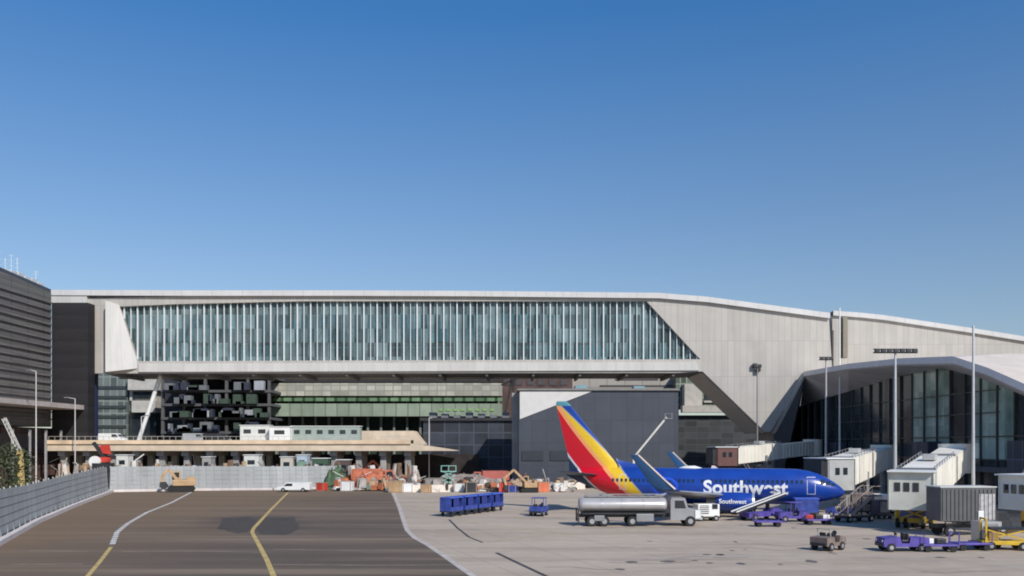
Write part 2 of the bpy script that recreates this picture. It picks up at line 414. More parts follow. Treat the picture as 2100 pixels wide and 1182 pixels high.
for z, x0, x1 in ((W(0, 712, YB).z, 283, 1425), (W(0, 646, YB).z, 262, 1345)):
    b.bar((W(x0, 0, YB).x, YB + 1.25, z), (W(x1, 0, YB).x, YB + 1.25, z), .14, .14)
b.build('transoms', M('mullion_white', (.7, .7, .7)), brg, world=True)
b = MB(); zt = W(0, 622, YB).z; x = W(300, 0, YB).x; k = 0
for yy in (YB + 2.6, YB + DB - 2.6):
    b = MB(); x = W(300, 0, YB).x
    while x < W(1330, 0, YB).x:
        b.tube((x, yy, zs), (x + 5.4, yy, zt), .26, n=8); b.tube((x + 5.4, yy, zt), (x + 10.8, yy, zs), .26, n=8)
        b.tube((x, yy, zs), (x, yy, zt), .2, n=8); x += 10.8
    b.build('truss', M('truss_grey', (.12, .13, .14), .5), brg, world=True)
b = MB()
b.bm.free()
# gallery furniture and hung banners inside the bridge show as vertical patches
b = MB(); rr = random.Random(3)
for k in range(46):
    x = rr.uniform(xl + 10, W(1400, 0, YB).x); z = rr.uniform(zs + 1, zs + 8.3); b.box((x, YB + rr.uniform(4, 12), z), (rr.uniform(.35, 1.4), .12, rr.uniform(1.2, 3.6)))
build_each(b, 'hanging_panel', M('hanging_panel', (.10, .15, .17), .6, var=.6, scale=.6), brg, True)
b = MB()
for k in range(44):
    x = rr.uniform(xl + 10, W(1400, 0, YB).x); z = rr.uniform(zs + 1, zs + 7); b.box((x, YB + rr.uniform(3, 11), z), (rr.uniform(.25, .8), .12, rr.uniform(1.2, 3.2)))
build_each(b, 'light_panel', M('light_hanging_panel', (.72, .76, .76), .6), brg, True)
# columns
b = MB(); b.tube(W(330, 768, YB + 4), W(284, 905, YB + 4) * 1, .42, n=14)
a = W(330, 768, YB + 4); c = W(284, 905, YB + 4); e = a + (c - a) * (a.z / (a.z - c.z)); b.tube(c, e, .42, .5, n=14)
b.build('slanted_column', white, brg, True, True)
b = MB(); p = W(183, 766, YB + 1); b.bar(p, (p.x, p.y, 0), .9, .9); b.build('column', M('column_blue_grey', (.30, .34, .44), .5), brg, world=True)
b = MB(); p = W(194, 766, YB + 3); b.bar(p, (p.x, p.y, 0), 1.0, 1.2); b.build('column', M('column_navy', (.02, .03, .08), .5), brg, world=True)
b = MB(); p = W(1575, 888, YB + DB / 2); b.box((p.x, p.y, p.z / 2), (1.6, 12, p.z)); b.build('pedestal', conc, brg, world=True)
b = MB()
for px, py in ((1548, 750), (1555, 758)): b.box(W(px, py, YB - .6), (.9, .7, .9), bev=.1)
build_each(b, 'wall_light', dark, brg, True)

# ---------------- left terminal wing ----------------
lt = thing('terminal_wing', 'tall grey louvre-clad terminal wing closing the left edge of the photo', 'building', (-90, 150, 0))
louv = None
def louver_mat(name, c0, c1, pz, col2=None):
    m, t, p = base_mat(name); v, o = coords(t)
    f = mth(t, 'FRACT', mth(t, 'DIVIDE', o[2], pz)); n = noise(t, v, .12, 5, (1, .4, 2.5)); n2 = noise(t, v, .5, 4, (1, .15, 5))
    c = mix(t, c0, c1, ramp(t, mth(t, 'ADD', mth(t, 'MULTIPLY', f, .5), mth(t, 'MULTIPLY', n2, .9)), .35, 1.0))
    c = mix(t, c, col2 or c0, mth(t, 'MULTIPLY', ramp(t, n, .45, .7), .6))
    c = mix(t, c, tuple(q * .35 for q in c0), mth(t, 'MULTIPLY', line_mask(t, o[1], 5.6, .2), .6))
    lk(t, c, p.inputs['Base Color']); p.inputs['Roughness'].default_value = .6; return m
lm = louver_mat('louvre_grey', (.075, .068, .066), (.17, .155, .15), 1.15, (.12, .125, .10))
dl = louver_mat('louvre_dark', (.012, .011, .013), (.024, .021, .023), 2.6)
xw = -92.0
zr = 37.6
b = MB()
def zline(px, py): 
    Y = xw / ((px - HX) / F); return Vector((xw, Y, CH - (py - HY) / F * Y))
pt0, pt1 = zline(-60, 530), zline(105, 601)
b.mesh([(xw, pt0.y, 11.5), (xw, pt1.y, 11.5), pt1, pt0, (xw - 40, pt0.y, 11.5), (xw - 40, pt1.y, 11.5), (xw - 40, pt1.y, pt1.z), (xw - 40, pt0.y, pt0.z)],
       [(0, 1, 2, 3), (3, 2, 6, 7), (0, 3, 7, 4), (4, 7, 6, 5), (1, 5, 6, 2), (0, 4, 5, 1)])
b.build('louvre_wall', lm, lt, world=True)
b = MB()
for k in range(17):                              # louvre blades standing proud of the wall
    z = 13 + k * 1.45
    if z < pt1.z - .6: b.box((xw + .18, (pt0.y + pt1.y) / 2, z), (.3, pt1.y - pt0.y - .4, .28))
b.build('louvre_blades', M('louvre_blade', (.15, .135, .13), .55, var=.3, scale=.2), lt, world=True)
b = MB(); b.plate([W(106, 621, pt1.y + .6), W(180, 621, pt1.y + .6), W(180, 905, pt1.y + .6), W(106, 905, pt1.y + .6)], [], (0, 3, 0)); b.build('dark_return_wall', dl, lt, world=True)
b = MB()                                          # parapet rail with clutter
b.bar(pt0 + Vector((-.3, 0, .35)), pt1 + Vector((-.3, 0, .35)), .5, .7)
b.build('parapet', M('parapet_dark', (.05, .055, .075), .5), lt, world=True)
b = MB()
for k in range(5):
    f = .55 + k * .09; p = pt0.lerp(pt1, f) + Vector((-1.5, 0, .3)); b.box((p.x, p.y, p.z + .6), (1.6, 2.0, 1.2 + .5 * (k % 2)), bev=.1)
build_each(b, 'roof_unit', M('pale_roof_unit', (.5, .53, .55), .6), lt, True)
for k, px in enumerate((8, 22, 34, 46, 84)):
    p = zline(px, 575); b = MB(); h = (5.2, 4.0, 4.8, 4.2, 1.8)[k]
    p = p + Vector((-1, 0, 0)); b.tube(p, p + Vector((0, 0, h)), .09, n=6)
    for q in range(3): b.bar(p + Vector((-.55, 0, h * (.55 + .2 * q))), p + Vector((.55, 0, h * (.55 + .2 * q))), .07)
    b.build('roof_antenna', M('pale_antenna', (.5, .62, .7), .5), lt, world=True)
b = MB(); b.box((xw - 1 + 3, 137, W(50, 816, 140).z), (8.5, 84, .9)); b.build('canopy', M('canopy_beige', (.40, .35, .33), .7), lt, world=True)
b = MB(); b.box((xw - 4, 143, 5.7), (5, 82, 11.2)); b.build('ground_floor', panel_mat('brick_red_panels', (.10, .055, .045), 3.4, 3, .3, .4, .3, .9, .5), lt, world=True)
b = MB()
for k in range(13): b.box((xw + 3.0, 106 + k * 5.6, 5.4), (.35, .35, 10.8))
build_each(b, 'canopy_post', M('canopy_post', (.34, .33, .33), .5), lt, True)
b = MB(); b.box((xw - 1.35, 139, 8.6), (.2, 70, 2.8)); b.build('clerestory', M('clerestory_brown', (.09, .075, .07), .85), lt, world=True)

# ---------------- buildings seen under the bridge ----------------
def bx(b, px0, px1, py0, py1, Y, depth):          # box from its front outline in the photo at distance Y
    a, c = W(px0, py0, Y), W(px1, py1, Y); b.box(((a.x + c.x) / 2, Y + depth / 2, (a.z + c.z) / 2), (c.x - a.x, depth, a.z - c.z)); return b
g1 = thing('glass_office_block', 'narrow grey-green glass block behind the bridge column at far left', 'building', (-110, 240, 0))
b = MB(); bx(b, 190, 262, 700, 985, 240, 14); b.build('wall', panel_mat('grey_green_curtain_wall', (.13, .15, .14), 1.9, 3.3, .28, 1.9, .15, .35, .35), g1, world=True)
b = MB(); bx(b, 186, 266, 694, 700, 239.4, 15); b.build('roof', conc, g1, world=True)
b = MB()
for k in range(6): bx(b, 196, 258, 792 + k * 20, 798 + k * 20, 239.7, .28)
build_each(b, 'window', glassd, g1, True)
g2 = thing('stair_tower', 'pale boxy stair tower right behind the slanted white column', 'building', (-95, 240, 0))
b = MB(); bx(b, 262, 322, 772, 800, 238, 7); bx(b, 270, 318, 822, 846, 238, 7); bx(b, 266, 320, 800, 822, 240, 5); b.build('wall', M('pale_panel', (.48, .46, .42), .7), g2, world=True)
b = MB(); bx(b, 272, 312, 804, 818, 239.4, .5); bx(b, 266, 320, 846, 985, 240, 5); b.build('window', glassd, g2, world=True)

def garage(name, label, px0, px1, floors, Y, depth, mslab, mback, ncol, mrail=None, base=None):
    g = thing(name, label, 'parking garage', (W((px0 + px1) / 2, 0, Y).x, Y, 0))
    b = MB()
    for y0, y1 in floors: bx(b, px0, px1, y0, y1, Y, depth)
    b.build('floor_slabs', mslab, g, world=True)
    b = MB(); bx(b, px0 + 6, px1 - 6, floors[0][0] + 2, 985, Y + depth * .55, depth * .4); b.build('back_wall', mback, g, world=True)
    b = MB()
    for k in range(ncol):
        px = px0 + 4 + (px1 - px0 - 8) * k / (ncol - 1); p = W(px, floors[0][0] + 2, Y + .5); b.box((p.x, Y + .6, p.z / 2), (.7, .7, p.z))
    build_each(b, 'column', mslab, g, True)
    return g
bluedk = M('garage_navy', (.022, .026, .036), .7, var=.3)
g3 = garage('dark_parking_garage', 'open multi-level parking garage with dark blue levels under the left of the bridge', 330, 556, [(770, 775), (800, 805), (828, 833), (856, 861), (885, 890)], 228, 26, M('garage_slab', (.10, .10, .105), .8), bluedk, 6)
b = MB(); r_ = random.Random(5)
for k in range(64):
    px = r_.uniform(335, 530); lv = r_.choice((800, 828, 856, 885)); w_ = r_.uniform(4, 24); h_ = r_.uniform(4, 20)
    bx(b, px, px + w_, lv - h_, lv - .05, 226, 1.8)
lv_ = build_each(b, 'level_equipment', M('mixed_equipment', (.30, .32, .35), .6, var=.6, scale=.3), g3, True)
for k, o_ in enumerate(lv_): o_.data.materials[0] = (M('equip_navy', (.035, .042, .065), .6), M('equip_grey', (.16, .17, .18), .6), M('mixed_equipment', (.3, .3, .3)), M('equip_green', (.05, .08, .06), .6))[k % 4]
greenw = panel_mat('green_grey_parapet', (.27, .33, .25), 3.2, 60, .35, .6, .15, .7, .22)
g4 = thing('green_parking_garage', 'long parking garage with grey-green parapet bands under the middle of the bridge', 'parking garage', (-30, 214, 0))
b = MB(); bx(b, 570, 1032, 700, 784, 242, 26); b.build('top_storey', M('garage_shadow_brown', (.03, .026, .026), .8), g4, world=True)  # shade strip beneath the bridge put into this dark brown
b = MB(); bx(b, 556, 1030, 786, 812, 238, 3); b.build('upper_parapet', panel_mat('warm_grey_parapet', (.42, .41, .34), 2.4, 1.5, .3, .7, .15, .7, .25), g4, world=True)
b = MB(); bx(b, 556, 1030, 816, 823, 238, 1); b.build('green_band', panel_mat('green_band', (.13, .24, .12), 2.9, 60, .8, .25, .2, .6, .5), g4, world=True)
b = MB(); bx(b, 556, 1030, 828, 854, 238, 3); b.build('lower_parapet', greenw, g4, world=True)
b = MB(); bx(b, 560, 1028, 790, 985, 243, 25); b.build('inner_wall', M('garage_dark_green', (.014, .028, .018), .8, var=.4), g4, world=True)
b = MB()
for k in range(18):
    p = W(560 + k * 27.2, 790, 238); b.box((p.x, 242, p.z / 2), (.55, 1.6, p.z))
build_each(b, 'column', M('garage_column', (.20, .22, .19), .8), g4, True)
b = MB()
for k in range(8): bx(b, 900 + k * 15, 908 + k * 15, 839, 843, 237.8, .15)
build_each(b, 'green_vent', M('vent_green', (.24, .45, .14), .6), g4, True)
g5 = thing('plant_building', 'dark low plant building between the flyover end and the slate block', 'building', (-6, 190, 0))
b = MB(); bx(b, 868, 1062, 862, 990, 186, 18); b.build('wall', panel_mat('dark_plant_cladding', (.025, .03, .042), 3.1, 2.6, .25, 2.4, .4, .6, .6), g5, world=True)
b = MB(); bx(b, 862, 1066, 857, 863, 185.4, 19); b.build('roof', dark, g5, world=True)
b = MB()
for k in range(7): bx(b, 880 + k * 25, 894 + k * 25, 846 + (k % 3) * 3, 857, 189, 4)
build_each(b, 'roof_unit', M('dark_roof_unit', (.16, .17, .2), .6), g5, True)
for i, (x0, x1, y0, Y, mt, nm, lb) in enumerate((
        (1026, 1174, 762, 244, M('brown_roof_block', (.10, .06, .055), .8, var=.4, scale=.3), 'hangar', 'brown hangar block glimpsed above the slate building with the painted sunlit corner'),
        (1168, 1392, 768, 248, panel_mat('beige_far_wall', (.36, .33, .29), 5, 3, .3, .7), 'warehouse', 'beige warehouse glimpsed between the slate building and the bridge deck'))):
    g = thing(nm, lb, 'building', (W((x0 + x1) / 2, 0, Y).x, Y, 0))
    b = MB(); bx(b, x0, x1, y0 - 12, 990, Y, 20); b.build('wall', mt, g, world=True)
    b = MB(); bx(b, x0 - 2, x1 + 2, y0 - 16, y0 - 12, Y - .5, 21); b.build('roof', conc, g, world=True)
    b = MB()
    if i: bx(b, 1262, 1350, 775, 780, Y - .15, .3); bx(b, 1230, 1380, 790, 793, Y - .15, .3)
    else:
        for k in range(6): bx(b, 1034 + k * 23, 1048 + k * 23, 778, 790, Y - .15, .3)
    build_each(b, 'window', M('dull_window', (.09, .08, .08), .4), g, True)  # windows in plain dark grey
b = MB(); b.bar(W(1052, 768, 208), W(1034, 855, 208), .5, .5); b.bar(W(1028, 790, 208), W(1070, 772, 208), .5, .5); b.bar((W(1052, 0, 208).x, 208, W(0, 768, 208).z), (W(1052, 0, 208).x, 208, 0), .7, .7)
tag(b.build('steel_frame', beigec), 'slender beige steel frame at the right end of the green garage', 'steel frame')

# slate building: shade painted as wall colour, sunlit upper corner painted white
sb = thing('slate_building', 'flat-roofed block with shade painted slate grey and a sunlit upper left corner painted white', 'building', (18, 160, 0))
YS = 160
slate = panel_mat('painted_shade_slate', (.052, .060, .078), 2.9, 4.1, .12, .75, .12, .5, .08)
b = MB(); bx(b, 1064, 1391, 801, 995, YS, 16); b.build('wall', slate, sb, world=True)
b = MB(); b.plate([W(1066, 803, YS - .15), W(1214, 803, YS - .15), W(1066, 860, YS - .15)], [], (0, .148, 0)); b.build('painted_sunlit_corner', M('painted_sunlit_corner', (.62, .60, .57), .6, var=.05), sb, world=True)  # sunlit triangle above the shadow diagonal, painted on as a pale plate
b = MB(); bx(b, 1061, 1394, 797, 801, YS - .4, 16.8); b.build('roof', M('roof_trim', (.2, .19, .18), .6), sb, world=True)
b = MB()
for px in (1070, 1128, 1186): bx(b, px, px + 44, 925, 945, YS - .16, .16)
build_each(b, 'louvre_opening', M('slate_opening', (.03, .035, .045), .5), sb, True)
b = MB(); bx(b, 1050, 1063, 806, 990, YS + 4, 3); b.build('side_pilaster', conc, sb, world=True)
b = MB(); bx(b, 1180, 1204, 790, 797, YS + 6, 3); bx(b, 1300, 1322, 792, 797, YS + 8, 3); build_each(b, 'roof_unit', M('roof_unit_teal', (.20, .32, .36), .6), sb, True)
# building under the V leg
vb = thing('gate_annex', 'low annex with beige parapet nestled under the slope of the V-shaped leg', 'building', (60, 238, 0))
b = MB(); bx(b, 1388, 1600, 852, 996, 238, 20); b.build('wall', panel_mat('annex_dark_wall', (.04, .042, .045), 3.3, 1.6, .14, 1.6, .2, .5, .4), vb, world=True)
b = MB(); bx(b, 1400, 1512, 832, 846, 236, 3); bx(b, 1404, 1440, 788, 834, 239, 5); b.build('parapet', M('annex_beige', (.44, .41, .36), .7), vb, world=True)
b = MB(); bx(b, 1386, 1560, 766, 836, 243, 16); b.build('upper_storey', panel_mat('annex_mottled', (.10, .12, .09), 1.7, 1.9, .3, 2.4, .4, .6, .8), vb, world=True)
b = MB()
for k in range(4): bx(b, 1446 + k * 16, 1456 + k * 16, 806, 822, 242.6, .3)
build_each(b, 'window', glassd, vb, True)
b = MB(); bx(b, 1444, 1500, 792, 798, 242.4, .5); bx(b, 1444, 1490, 822, 826, 242.4, .5); b.build('pale_bands', M('annex_beige', (.44, .41, .36)), vb, world=True)

# ---------------- elevated road ----------------
er = thing('elevated_road', 'beige elevated road running behind the blast fence under the bridge', 'flyover', (-60, 168, 0))
YR = 168
b = MB(); bx(b, 96, 842, 910, 925, YR, 11)
a0, a1 = W(842, 910, YR), W(872, 925, YR)
b.mesh([(a0.x, YR, a0.z), (a0.x, YR + 11, a0.z), (a0.x, YR, a1.z), (a0.x, YR + 11, a1.z), (a1.x + 6, YR, a1.z), (a1.x + 6, YR + 11, a1.z)], [(0, 2, 4), (1, 5, 3), (0, 4, 5, 1), (2, 3, 5, 4), (0, 1, 3, 2)])
b.build('deck', beigec, er, world=True)
b = MB(); bx(b, 96, 842, 903, 911, YR - .3, .4); b.build('parapet', M('tan_parapet', (.66, .50, .34), .85, var=.25, scale=.3), er, world=True)
b = MB()
for k in range(15):
    px = 120 + k * 51; p = W(px, 925, YR); b.box((p.x, YR + 2.5, p.z / 2), (1.1, 1.1, p.z)); b.box((p.x, YR + 8.5, p.z / 2), (1.1, 1.1, p.z)); b.box((p.x, YR + 5.5, p.z - .5), (1.3, 9, .9))
build_each(b, 'pier', conc, er, True)
b = MB(); bx(b, 560, 848, 884, 903, YR + 13, 10); b.mesh([W(848, 884, YR + 13), W(872, 912, YR + 13), W(848, 912, YR + 13), W(848, 884, YR + 13) + Vector((0, 10, 0)), W(872, 912, YR + 13) + Vector((0, 10, 0)), W(848, 912, YR + 13) + Vector((0, 10, 0))], [(0, 1, 2), (3, 5, 4), (0, 3, 4, 1), (1, 4, 5, 2), (0, 2, 5, 3)])
b.build('ramp', beigec, er, world=True)
b = MB()
for k in range(60): p = W(100 + k * 12.4, 903, YR - .1); b.box((p.x, p.y, p.z + .35), (.06, .06, .7))
p, q = W(100, 903, YR - .1), W(840, 903, YR - .1); b.bar(p + Vector((0, 0, .7)), q + Vector((0, 0, .7)), .07)
b.build('railing', M('railing', (.45, .42, .38), .5), er, world=True)
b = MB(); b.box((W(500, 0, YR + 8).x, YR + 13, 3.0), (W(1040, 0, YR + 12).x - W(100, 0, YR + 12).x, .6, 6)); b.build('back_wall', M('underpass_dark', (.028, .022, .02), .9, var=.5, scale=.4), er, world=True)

# blast fence
fm = panel_mat('blast_fence_steel', (.35, .36, .355), 1.5, 60, .12, .72, .10, .7, .10)
def fence(name, label, P, hs):
    root = thing(name, label, 'fence', (P[0].x, P[0].y, 0), 0, 'jet blast fences')
    b = MB(); c = MB(); d = MB()
    for (p, q), (h0, h1) in zip(zip(P, P[1:]), zip(hs, hs[1:])):
        L = (q - p).length; n = Vector((-(q - p).y, (q - p).x, 0)).normalized()
        if n.dot((p + q) / 2 - Vector((-25, 95, 0))) < 0: n = -n
        for k in range(5):                       # corrugated slats leaning back a little
            f0, f1 = k / 5, (k + 1) / 5 - .008
            for z0, z1 in ((f0, f1),):
                o0, o1 = n * (.22 * f0), n * (.22 * f1 + .04)
                b.mesh([p + o0 + Vector((0, 0, .35 + h0 * z0)), q + o0 + Vector((0, 0, .35 + h1 * z0)), q + o1 + Vector((0, 0, .35 + h1 * z1)), p + o1 + Vector((0, 0, .35 + h0 * z1)),
                        p + o0 + n * .06 + Vector((0, 0, .35 + h0 * z0)), q + o0 + n * .06 + Vector((0, 0, .35 + h1 * z0)), q + o1 + n * .06 + Vector((0, 0, .35 + h1 * z1)), p + o1 + n * .06 + Vector((0, 0, .35 + h0 * z1))],
                       [(0, 1, 2, 3), (4, 5, 6, 7), (3, 2, 6, 7), (0, 1, 5, 4), (0, 3, 7, 4), (1, 2, 6, 5)])
        m = max(1, int(L / 3))
        for k in range(m + 1):
            s = p.lerp(q, k / m); h = h0 + (h1 - h0) * k / m; c.bar(s - n * .05, s + n * .8 + Vector((0, 0, h + .42)), .14, .14); c.bar(s + n * 1.6, s + n * .8 + Vector((0, 0, h * .75)), .12, .12)
        c2 = (p + q) / 2 - n * .5; d.bar(p - n * .6 + Vector((0, 0, .2)), q - n * .6 + Vector((0, 0, .2)), .5, .4)
    b.build('slats', fm, root, world=True); build_each(c, 'post', M('fence_post', (.36, .37, .37), .5), root, True); d.build('kerb', M('pale_kerb', (.62, .56, .54), .8), root, world=True)
    return root
fence('blast_fence', 'grey-blue blast fence running back at an angle along the left edge', [G(-30, 1124), G(62, 1074), G(140, 1041), G(222, 1010)], [3.9, 3.5, 3.7, 3.9])
fence('blast_fence', 'grey blast fence standing square across the back of the dark taxiway', [G(226, 1009), G(400, 1006), G(560, 1005), G(700, 1002)], [3.9, 3.9, 3.8, 3.8])

# ---------------- right terminal hall ----------------
hall = thing('terminal_hall', 'glass-walled terminal hall with folded white roof filling the right edge', 'terminal', (60, 140, 0))
XE, XG = 57.0, 64.0
def atX(px, py, X): 
    Y = X * F / (px - HX); return Vector((X, Y, CH - (py - HY) / F * Y))
E = [atX(1650, 764, 59.5), atX(1740, 748, 58), atX(1845, 737, XE), atX(1958, 733, XE), atX(2030, 757, XE), atX(2105, 790, XE), atX(2300, 845, XE)]
Gt = [atX(1641, 833, XG + .5), atX(1740, 803, XG), atX(1840, 773, XG), atX(1932, 755, XG), atX(2010, 775, XG), atX(2100, 812, XG), atX(2300, 880, XG)]
RG = [W(1700, 646, 190), W(1762, 651, 178), W(1810, 656, 168), W(1905, 670, 155), W(2000, 685, 142), W(2100, 702, 130), W(2400, 760, 110)]
b = MB()
R1 = [p + Vector((9, 4, .9)) for p in E]; R2 = [p + Vector((34, 10, 1.2)) for p in E]
for A_, B_ in ((E, R1), (R1, R2)):
    for i in range(6): b.poly([A_[i], A_[i + 1], B_[i + 1], B_[i]])
b.build('roof', panel_mat('hall_roof', (.70, .61, .52), 3.2, 60, .16, .86, .06, .6, .04), hall, world=True)
hh = thing('terminal_headhouse', 'long pale clad upper wall sloping down to the right edge above the glass hall', 'building', (100, 187, 0))
YW = 186.0
tp = [(1707, 647), (1762, 651), (1810, 656), (1905, 670), (2000, 684), (2100, 700), (2420, 752)]
b = MB(); b.plate([W(x, y, YW) for x, y in tp] + [W(2420, 990, YW), W(1707, 990, YW)], [], (0, 1.2, 0)); b.build('wall', clad, hh, world=True)
b = MB()
for (x0, y0), (x1, y1) in zip(tp, tp[1:]):
    P0, P1 = W(x0, y0, YW) + Vector((0, -.6, .9)), W(x1, y1, YW) + Vector((0, -.6, .9)); d_ = Vector((0, 22, -1.5)); z_ = Vector((0, 0, -1.0))
    b.mesh([P0, P1, P1 + d_, P0 + d_, P0 + z_, P1 + z_, P1 + d_ + z_, P0 + d_ + z_], [(0, 1, 2, 3), (4, 7, 6, 5), (0, 4, 5, 1), (2, 6, 7, 3)])
b.build('roof', panel_mat('roof_edge_white', (.60, .585, .57), 6.2, 60, .14, .8), hh, world=True)
b = MB()
for i in range(6):
    a, c = E[i], E[i + 1]; dz = Vector((0, 0, -.9)); ot = Vector((-.25, -.1, .12))
    b.mesh([a + ot, c + ot, c + ot + dz, a + ot + dz, a - ot * 1 , c - ot * 1, c - ot + dz, a - ot + dz], [(0, 1, 2, 3), (4, 5, 6, 7), (0, 1, 5, 4), (3, 2, 6, 7), (0, 4, 7, 3), (1, 5, 6, 2)])
b.build('eaves', M('eave_lilac_white', (.70, .68, .70), .5, var=.06), hall, world=True)
b = MB()
for i in range(6):
    dz = Vector((0, 0, -.92)); b.mesh([E[i] + dz, E[i + 1] + dz, Gt[i + 1], Gt[i]], [(0, 1, 2, 3)])
sof = b.build('soffit', panel_mat('soffit_panels', (.62, .60, .63), 2.2, 60, .1, .7, .08, .6, .05), hall, world=True)
# slanting hood end from the V leg foot up to the eave
b = MB(); a = W(1582, 888, YB + 1); e = E[0]
b.mesh([a, e, e + Vector((0, 0, -1)), a + Vector((1.0, 0, -.2)), a + Vector((0, 9, 0)), e + Vector((0, 9, 0)), e + Vector((0, 9, -1)), a + Vector((1.0, 9, -.2))],
       [(0, 1, 2, 3), (4, 5, 6, 7), (0, 4, 5, 1), (3, 2, 6, 7), (1, 5, 6, 2), (0, 3, 7, 4)]); b.build('hood_edge', clad, hall, world=True)
b = MB(); b.mesh([a + Vector((.7, .05, -.1)), e + Vector((.1, .05, -.7)), Gt[0] + Vector((0, 0, .3)), Vector((XG, Gt[0].y + 6, 3)), a + Vector((.7, 0, -16))], [(0, 1, 2, 3, 4)]); b.build('end_wall', M('hall_end_dark', (.05, .05, .055), .6), hall, world=True)
def hall_glass(mname, tint, base, idx):
    m, t, p = base_mat(mname); v, o = coords(t)
    lx = mth(t, 'ADD', o[1], 400); cmb = t.nodes.new('ShaderNodeCombineXYZ')
    lk(t, mth(t, 'FLOOR', mth(t, 'DIVIDE', lx, 2.0)), cmb.inputs[0]); lk(t, mth(t, 'FLOOR', mth(t, 'DIVIDE', o[2], 2.7)), cmb.inputs[2])
    wn = t.nodes.new('ShaderNodeTexWhiteNoise'); lk(t, cmb.outputs[0], wn.inputs[0])
    n = noise(t, v, .16, 4, (1, 1, .7))
    c = mix(t, base, tint, mth(t, 'MULTIPLY', ramp(t, n, .35, .68), .9)); c = mix(t, c, tuple(q * .5 for q in base), mth(t, 'MULTIPLY', wn.outputs[0], .5))
    lk(t, c, p.inputs['Base Color']); p.inputs['Roughness'].default_value = .12; p.inputs['Specular IOR Level'].default_value = .35; return m
gd = hall_glass('hall_glass_dark', (.075, .095, .105), (.025, .035, .045), 0)
gg = hall_glass('glass_painted_reflection', (.80, .95, .88), (.16, .28, .24), 1)  # pale green reflections painted into the base colour of these bays
bays = []
yv = Gt[0].y
segs = [(1606, 1740, gd), (1740, 1852, gd), (1852, 1868, gd), (1868, 1946, gg), (1946, 1998, gd), (1998, 2078, gg), (2078, 2300, gd)]
def ztop(px):
    pts = [(1600, 852), (1641, 833), (1740, 803), (1840, 773), (1932, 755), (2010, 775), (2100, 812), (2300, 880)]
    for (x0, y0), (x1, y1) in zip(pts, pts[1:]):
        if x0 <= px <= x1: return y0 + (y1 - y0) * (px - x0) / (x1 - x0)
fb, fl = MB(), MB()
for i, (p0, p1, m) in enumerate(segs):
    xs = [p0] + [q for q in (1641, 1740, 1840, 1932, 2010, 2100) if p0 < q < p1] + [p1]
    T = [atX(q, ztop(q), XG) for q in xs]
    b = MB(); lo = 6.0 if m is gg else 0.0
    b.plate(T + [Vector((XG, T[-1].y, lo)), Vector((XG, T[0].y, lo))], [], (.2, 0, 0)); b.build('glass_bay', m, hall, world=True)
    if m is gg:
        b = MB(); b.plate([Vector((XG, T[0].y, 0)), Vector((XG, T[-1].y, 0)), Vector((XG, T[-1].y, 5.9)), Vector((XG, T[0].y, 5.9))], [], (.2, 0, 0)); b.build('glass_bay', gd, hall, world=True)
y = 95.0
while y < 196:
    px = HX + XG / y * F; zt_ = atX(px, ztop(px), XG).z if 1600 < px < 2300 else 8
    fb.box((XG - .15, y, zt_ / 2), (.3, .16, zt_)); y += 4.1
for z in (5.9, 9.0, 12.2, 15.2): fb.box((XG - .12, 145, z), (.2, 96, .16)) if z < 9.5 else fb.box((XG - .12, 144, z), (.2, 58, .14))
fb.build('mullions', M('hall_mullion', (.07, .08, .085), .45), hall, world=True)
b = MB()
for y in (186, 170, 133, 107): b.box((XG - 1.2, y, 4.2), (2.0, 5.2, 8.4))
build_each(b, 'gate_lobby', panel_mat('gate_lobby_panel', (.06, .07, .10), 2, 3, .15, 2.2, .2, .5, .4), hall, True)
b = MB(); b.box((XG - .6, 146, 4.6), (.8, 98, .7)); b.build('fascia_band', M('hall_band', (.10, .11, .13), .5), hall, world=True)
b = MB(); b.box((72, 150, 4), (10, 110, 7.5)); b.build('inner_core', dark, hall, world=True)
# rooftop plant
ru = atX(1, 1, 60) if False else None
b = MB()
for k, (px, py) in enumerate(((1728, 652),)):
    p = W(px + 3, py, 183); b.box((p.x, 183, p.z - 4.2), (1.0, 1.4, 8.4), bev=.08)
b.build('stack', M('olive_stack', (.22, .20, .15), .6), hh, world=True)
b = MB(); p = W(2040, 737, 118)
b.box((p.x, 118, p.z), (4.5, 1.2, .5)); b.build('roof_walkway', dark, hall, world=True)

# ---------------- light masts ----------------
def mast(label, px, top, Y, heads=4, width=5.6, col=None, thick=.2):
    p = W(px, top, Y); r = thing('light_mast', label, 'light mast', (p.x, Y, 0), 0, 'apron light masts')
    c = col or M('mast_white', (.52, .53, .54), .5)
    b = MB(); b.tube((0, 0, 0), (0, 0, p.z), thick * 1.35, thick * .8, 12); b.build('pole', c, r, True)
    b = MB(); b.tube((0, 0, 0), (0, 0, .5), thick * 2.4, n=12); b.build('base', conc, r, True)
    if heads:
        b = MB(); b.box((0, 0, p.z - .1), (width, .16, .16)); b.box((0, 0, p.z + .35), (width, .12, .12)); b.build('crossarm', dark, r)
        for k in range(heads):
            x = -width / 2 + .4 + (width - .8) * k / max(1, heads - 1)
            b = MB(); b.box((x, -.22, p.z + .12), (.62, .4, .55), bev=.06); b.build('lamp_head', dark, r)
    return r
mast('tall white light mast in front of the hall peak carrying a long dark lamp bar', 1836, 722, 112, 7, 5.6, thick=.165)
mast('bare tall white mast nearest the right edge rising above the roof', 1996, 668, 95, 0, thick=.135)
mast('light mast at the left end of the glass hall with short lamp bar', 1694, 737, 150, 3, 2.4, M('mast_grey', (.46, .46, .47), .5), .17)
mast('slim grey pole rising in front of the V-shaped leg with paired lamps', 1553, 752, 165, 2, 1.6, M('mast_grey2', (.24, .24, .25), .5), .13)
mast('thin pale pole beside the olive stack over the hall roof', 1722, 632, 160, 0, col=white, thick=.15)

